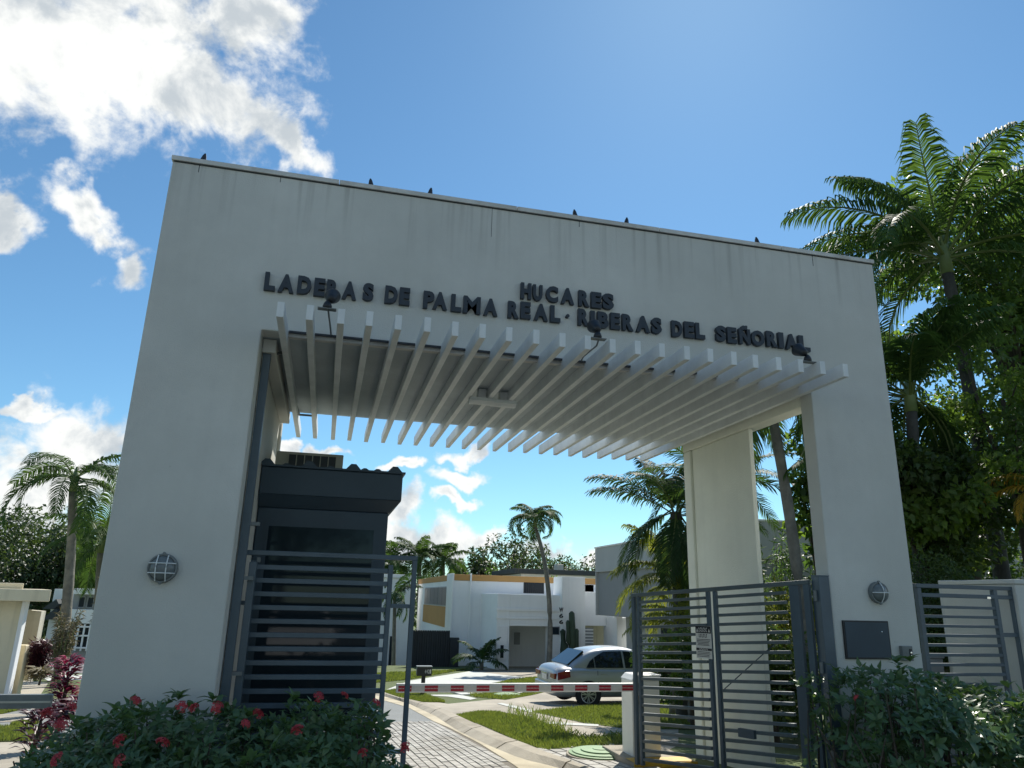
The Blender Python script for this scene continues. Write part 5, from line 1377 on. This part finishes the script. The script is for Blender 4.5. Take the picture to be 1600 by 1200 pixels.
tree('clipped_shrub', 'dark dome shaped shrub above the pedestrian gate', gat(1500, 9.7), 2.35, 1.05, LEAFD, .07, 'trees by the portal', 40, 420, 46, .05, None, .75, cat='shrub', lowest=.1, clump=.36)
tree('clipped_shrub', 'shaded shrub low behind the right half of the slatted gate', gat(1205, 10.6), 1.45, .95, LEAFD, .09, 'trees by the portal', 30, 300, 47, .05, LEAFM, .8, cat='shrub', lowest=.1, clump=.36)
tree('clipped_shrub', 'green shrub at the foot of the right rear post behind the gate', gat(1080, 12.8), 1.5, .8, LEAFM, .09, 'trees by the portal', 26, 260, 48, .05, LEAFY, .8, cat='shrub', lowest=.1, clump=.36)
# ---- background trees
FAR = 'trees behind the houses'
def ftree(label, px, py_top, Y, cr, seed, nc=40, nl=150, flat=.75, size=.42, m=LEAFFAR, m2=None, clump=.30):
    b = gat(px, Y); h = at(px, py_top, Y).z - b.z
    tree('broadleaf_tree', label, b, h, cr, m, size, FAR, nc, nl, seed, .3, m2, flat, lowest=.25, clump=clump)
ftree('big dark tree behind the terrace house at the left border', 40, 822, 72, 6.2, 51, 60, 200, .85)
ftree('dark tree behind the terrace house, right of the slim palm trunk', 118, 838, 74, 5.0, 52, 50, 180, .9)
ftree('dark tree reaching in from beyond the left border', -50, 800, 78, 7.5, 53, 50, 180, .85)
ftree('round dark tree rising behind the lone palm', 800, 848, 80, 4.6, 54, 44, 110, .8, .4, clump=.26)
ftree('bushy tree between the palms and the round dark tree', 742, 868, 76, 2.9, 55, 30, 130, .8, .4, LEAFFAR, LEAFM)
ftree('low tree line right of the lone palm', 870, 882, 95, 4.0, 56, 34, 130, .6)
ftree('tree behind the gate and the palms, partly behind the guardhouse', 570, 870, 75, 4.5, 57, 40, 140, .8)
ftree('tree showing beyond the dark roof', 925, 880, 100, 5, 58, 34, 130, .6)
b = gat(700, 150)
V, F = crown_leaves([(x, 150 + (i % 3) * 9, G(150) + 4.5 + 3 * sin(i * 1.7)) for i, x in enumerate(range(-150, 260, 7))], [6.5] * 59, [420] * 59, 1.5, .7, 77)
tag(np_obj('far_woods', V, F, LEAFFAR), 'belt of far green woods closing the view behind the houses', 'woods', kind='stuff')
b = pG(832, 915)
tree('roof_garden_shrub', 'small bright shrub showing over the white house roof', at(866, 925, 43.5) - Vector((0, 0, .5)), 1.2, .8, LEAFM, .2, None, 14, 90, 61, .04, LEAFY, .7, cat='shrub', lowest=.1, clump=.4)

# ---- flower and spiky plants left of the portal
def spiky(name, label, base, h, n, L_, W_, m, seed, cat='plant', up=.6):
    base = Vector(base); t = thing(name, label, cat, base); r = np.random.default_rng(seed)
    z = r.random(n) * h; a = r.uniform(0, 2 * pi, n); rr = r.random(n) * .12
    P = np.stack([np.cos(a) * rr, np.sin(a) * rr, z], 1); D = np.stack([np.cos(a), np.sin(a), r.uniform(up - .5, up + .5, n)], 1)
    V, F = leaf_mesh(P, D, np.tile([0, 0, 1.], (n, 1)) + r.normal(size=(n, 3)) * .2, L_ * r.uniform(.7, 1.2, n), W_ * r.uniform(.8, 1.2, n), .2, .25)
    np_obj('foliage', V, F, m, t, kind='stuff')
    MB().tube([(0, 0, -.1), (.02, 0, h * .6), (0, .02, h)], [.03, .022, .012], 6).build('stem', BARK, t, local=True); return t
spiky('red_leaved_plant', 'bright magenta leaved plant left of the pier foot', at(96, 1102, 11.5) - Vector((0, 0, .25)), .82, 420, .15, .045, MAGENTA, 5)
spiky('maroon_plant', 'dark maroon leaved plant behind the grey barrier arm', at(66, 1100, 9.0) - Vector((0, 0, .45)), .40, 150, .15, .035, MAROON, 6)
spiky('maroon_plant', 'dark maroon plant hugging the left pier edge', at(122, 1110, 8.4) - Vector((0, 0, .3)), .4, 120, .16, .04, MAROON, 7)
wisp('dry_shrub', 'dry twiggy shrub at the foot of the slim palm', at(90, 1056, 17), 1.25, .30, 26, DRYTWIG, 9, .5)
wisp('dry_shrub', 'thin dry shrub close to the left pier edge', at(150, 1040, 18), 1.9, .25, 12, DRYTWIG, 10, .5)
wisp('hedge_plant', 'small red tipped shrub at the end of the stained wall', at(57, 1058, 23), .9, .22, 40, MAROON, 12)
spiky('maroon_plant', 'small ground plant at the foot of the stained wall', at(62, 1064, 22), .25, 120, .3, .05, DRYTWIG, 13)
# ---- cacti by the tower
def cactus(label, px, ytop, Y, arms):
    b = gat(px, Y); zt = at(px, ytop, Y).z; t = thing('column_cactus', label, 'cactus', b, 'cacti by the tower')
    MB().tube([b - Vector((0, 0, .2)), b + Vector((.02, 0, (zt - b.z) * .5)), (b.x - .03, b.y, zt - .1), (b.x - .03, b.y, zt)], [.17, .19, .15, .05], 9).build('column', CACTUS, t, smooth=True)
    for dx, z0, z1 in arms: MB().tube([b + Vector((0, 0, z0 - .3)), b + Vector((dx, -.05, z0)), b + Vector((dx * 1.15, -.05, z1 - .1)), b + Vector((dx * 1.15, -.05, z1))], [.1, .13, .11, .04], 8).build('arm', CACTUS, t, smooth=True)
cactus('taller columnar cactus against the square white tower', 894, 955, 37.2, [(-.22, 1.4, 2.4), (.2, 1.0, 2.0)])
cactus('smaller columnar cactus just left of the taller one', 880, 983, 37.3, [(.12, .8, 1.3)])

# ---- unseen things added behind the viewpoint: they darken the shade side and show in the guardhouse glass
tree('broadleaf_tree', 'unseen dark tree added behind the viewpoint on the left, darkens glass and shade side', (-9, -17, 0), 8.5, 4.5, LEAFD, .3, 'trees added behind the viewpoint', 40, 120, 81, .25, None, .8)
tree('broadleaf_tree', 'unseen dark tree added behind the viewpoint on the right, darkens glass and shade side', (6, -19, 0), 9, 4.8, LEAFD, .3, 'trees added behind the viewpoint', 40, 120, 82, .25, None, .8)
tree('broadleaf_tree', 'middle unseen dark tree added behind the viewpoint, darkens glass and shade side', (-2, -21, 0), 8, 4.2, LEAFD, .3, 'trees added behind the viewpoint', 40, 120, 83, .25, None, .8)
wc = copy_tree(car)
wc['label'] = 'white saloon waiting before the gate, seen only mirrored in the guardhouse glass'
wc.location = (-.45, -3.9, .0); wc.rotation_euler = (0, 0, pi / 2)
for o in wc.children:
    if o.data and o.data.materials and o.data.materials[0] == CARPAINT:
        o.material_slots[0].link = 'OBJECT'; o.material_slots[0].material = WHITE

# ---- grass
def blades(name, poly, n, h, m, seed, dz=.008, lean=.35, w=.006, dens=None, label=None):
    r = np.random.default_rng(seed); xs = [p[0] for p in poly]; ys = [p[1] for p in poly]; P = []
    pl = [(p[0], p[1]) for p in poly]
    tries = 0
    while len(P) < n and tries < n * 12:
        tries += 1
        x, y = r.uniform(min(xs), max(xs)), r.uniform(min(ys), max(ys))
        if inside(x, y, pl): P.append((x, y, G(y) + dz))
    P = np.array(P); k = len(P)
    a = r.uniform(0, 2 * pi, k); ln = r.uniform(0, lean, k); hh = h * r.uniform(.5, 1.3, k)
    d = np.stack([np.cos(a) * ln, np.sin(a) * ln, np.ones(k)], 1); s = np.stack([-np.sin(a), np.cos(a), np.zeros(k)], 1)
    ww = w * (1 + .02 * P[:, 1:2])
    v = np.stack([P - s * ww, P + s * ww, P + d * (hh * .6)[:, None] + s * ww * .6, P + d * hh[:, None] + d * np.array([1, 1, 0]) * (hh * .6)[:, None]], 1).reshape(-1, 3)
    b = (np.arange(k) * 4)[:, None]; F = np.concatenate([b + np.array([[0, 1, 2]]), b + np.array([[0, 2, 3]])], 0)
    tag(np_obj(name, v, F, m), label, 'grass', kind='stuff')
for (n, cnt, h, w) in (('verge_lawn', 26000, .045, .004), ('mailbox_lawn', 12000, .06, .008), ('house_lawn', 16000, .06, .009), ('drive_lawn', 22000, .05, .006), ('side_lawn', 9000, .07, .014), ('kerb_lawn_a', 5000, .05, .006), ('kerb_lawn_b', 2500, .05, .006), ('kerb_lawn_c', 9000, .05, .005)):
    blades('grass', lawn_pts[n], cnt, h, GRASSB, hash(n) % 1000 if False else len(n) * 7, w=w, label={'kerb_lawn_a': 'short grass in the upper lawn strip at the left border', 'kerb_lawn_b': 'small grass patch between pavements at the left border', 'kerb_lawn_c': 'short grass in the lowest lawn at the left border', 'verge_lawn': 'short grass of the verge beside the kerb', 'mailbox_lawn': 'short grass around the mailbox post', 'house_lawn': 'short grass between driveway and parked car', 'drive_lawn': 'short grass in front of the parked car', 'side_lawn': 'short grass before the black boarded gate'}[n])
blades('weeds', PG((775, 1126), (820, 1122), (880, 1140), (930, 1158), (935, 1165), (870, 1172), (835, 1166), (800, 1150)), 1100, .09, WEED, 71, w=.006, lean=.6, label='tall straggling weeds in the verge by the kerb')
blades('weeds', PG((790, 1112), (835, 1118), (905, 1148), (860, 1145), (800, 1124)), 260, .18, WEED, 72, w=.0035, lean=.35, label='thin dry seeding stalks standing in the verge')
blades('weeds', PG((890, 1160), (985, 1150), (990, 1166), (900, 1170)), 900, .10, WEED, 73, w=.005, lean=.7, label='weeds creeping over the pavers beside the manhole cover')
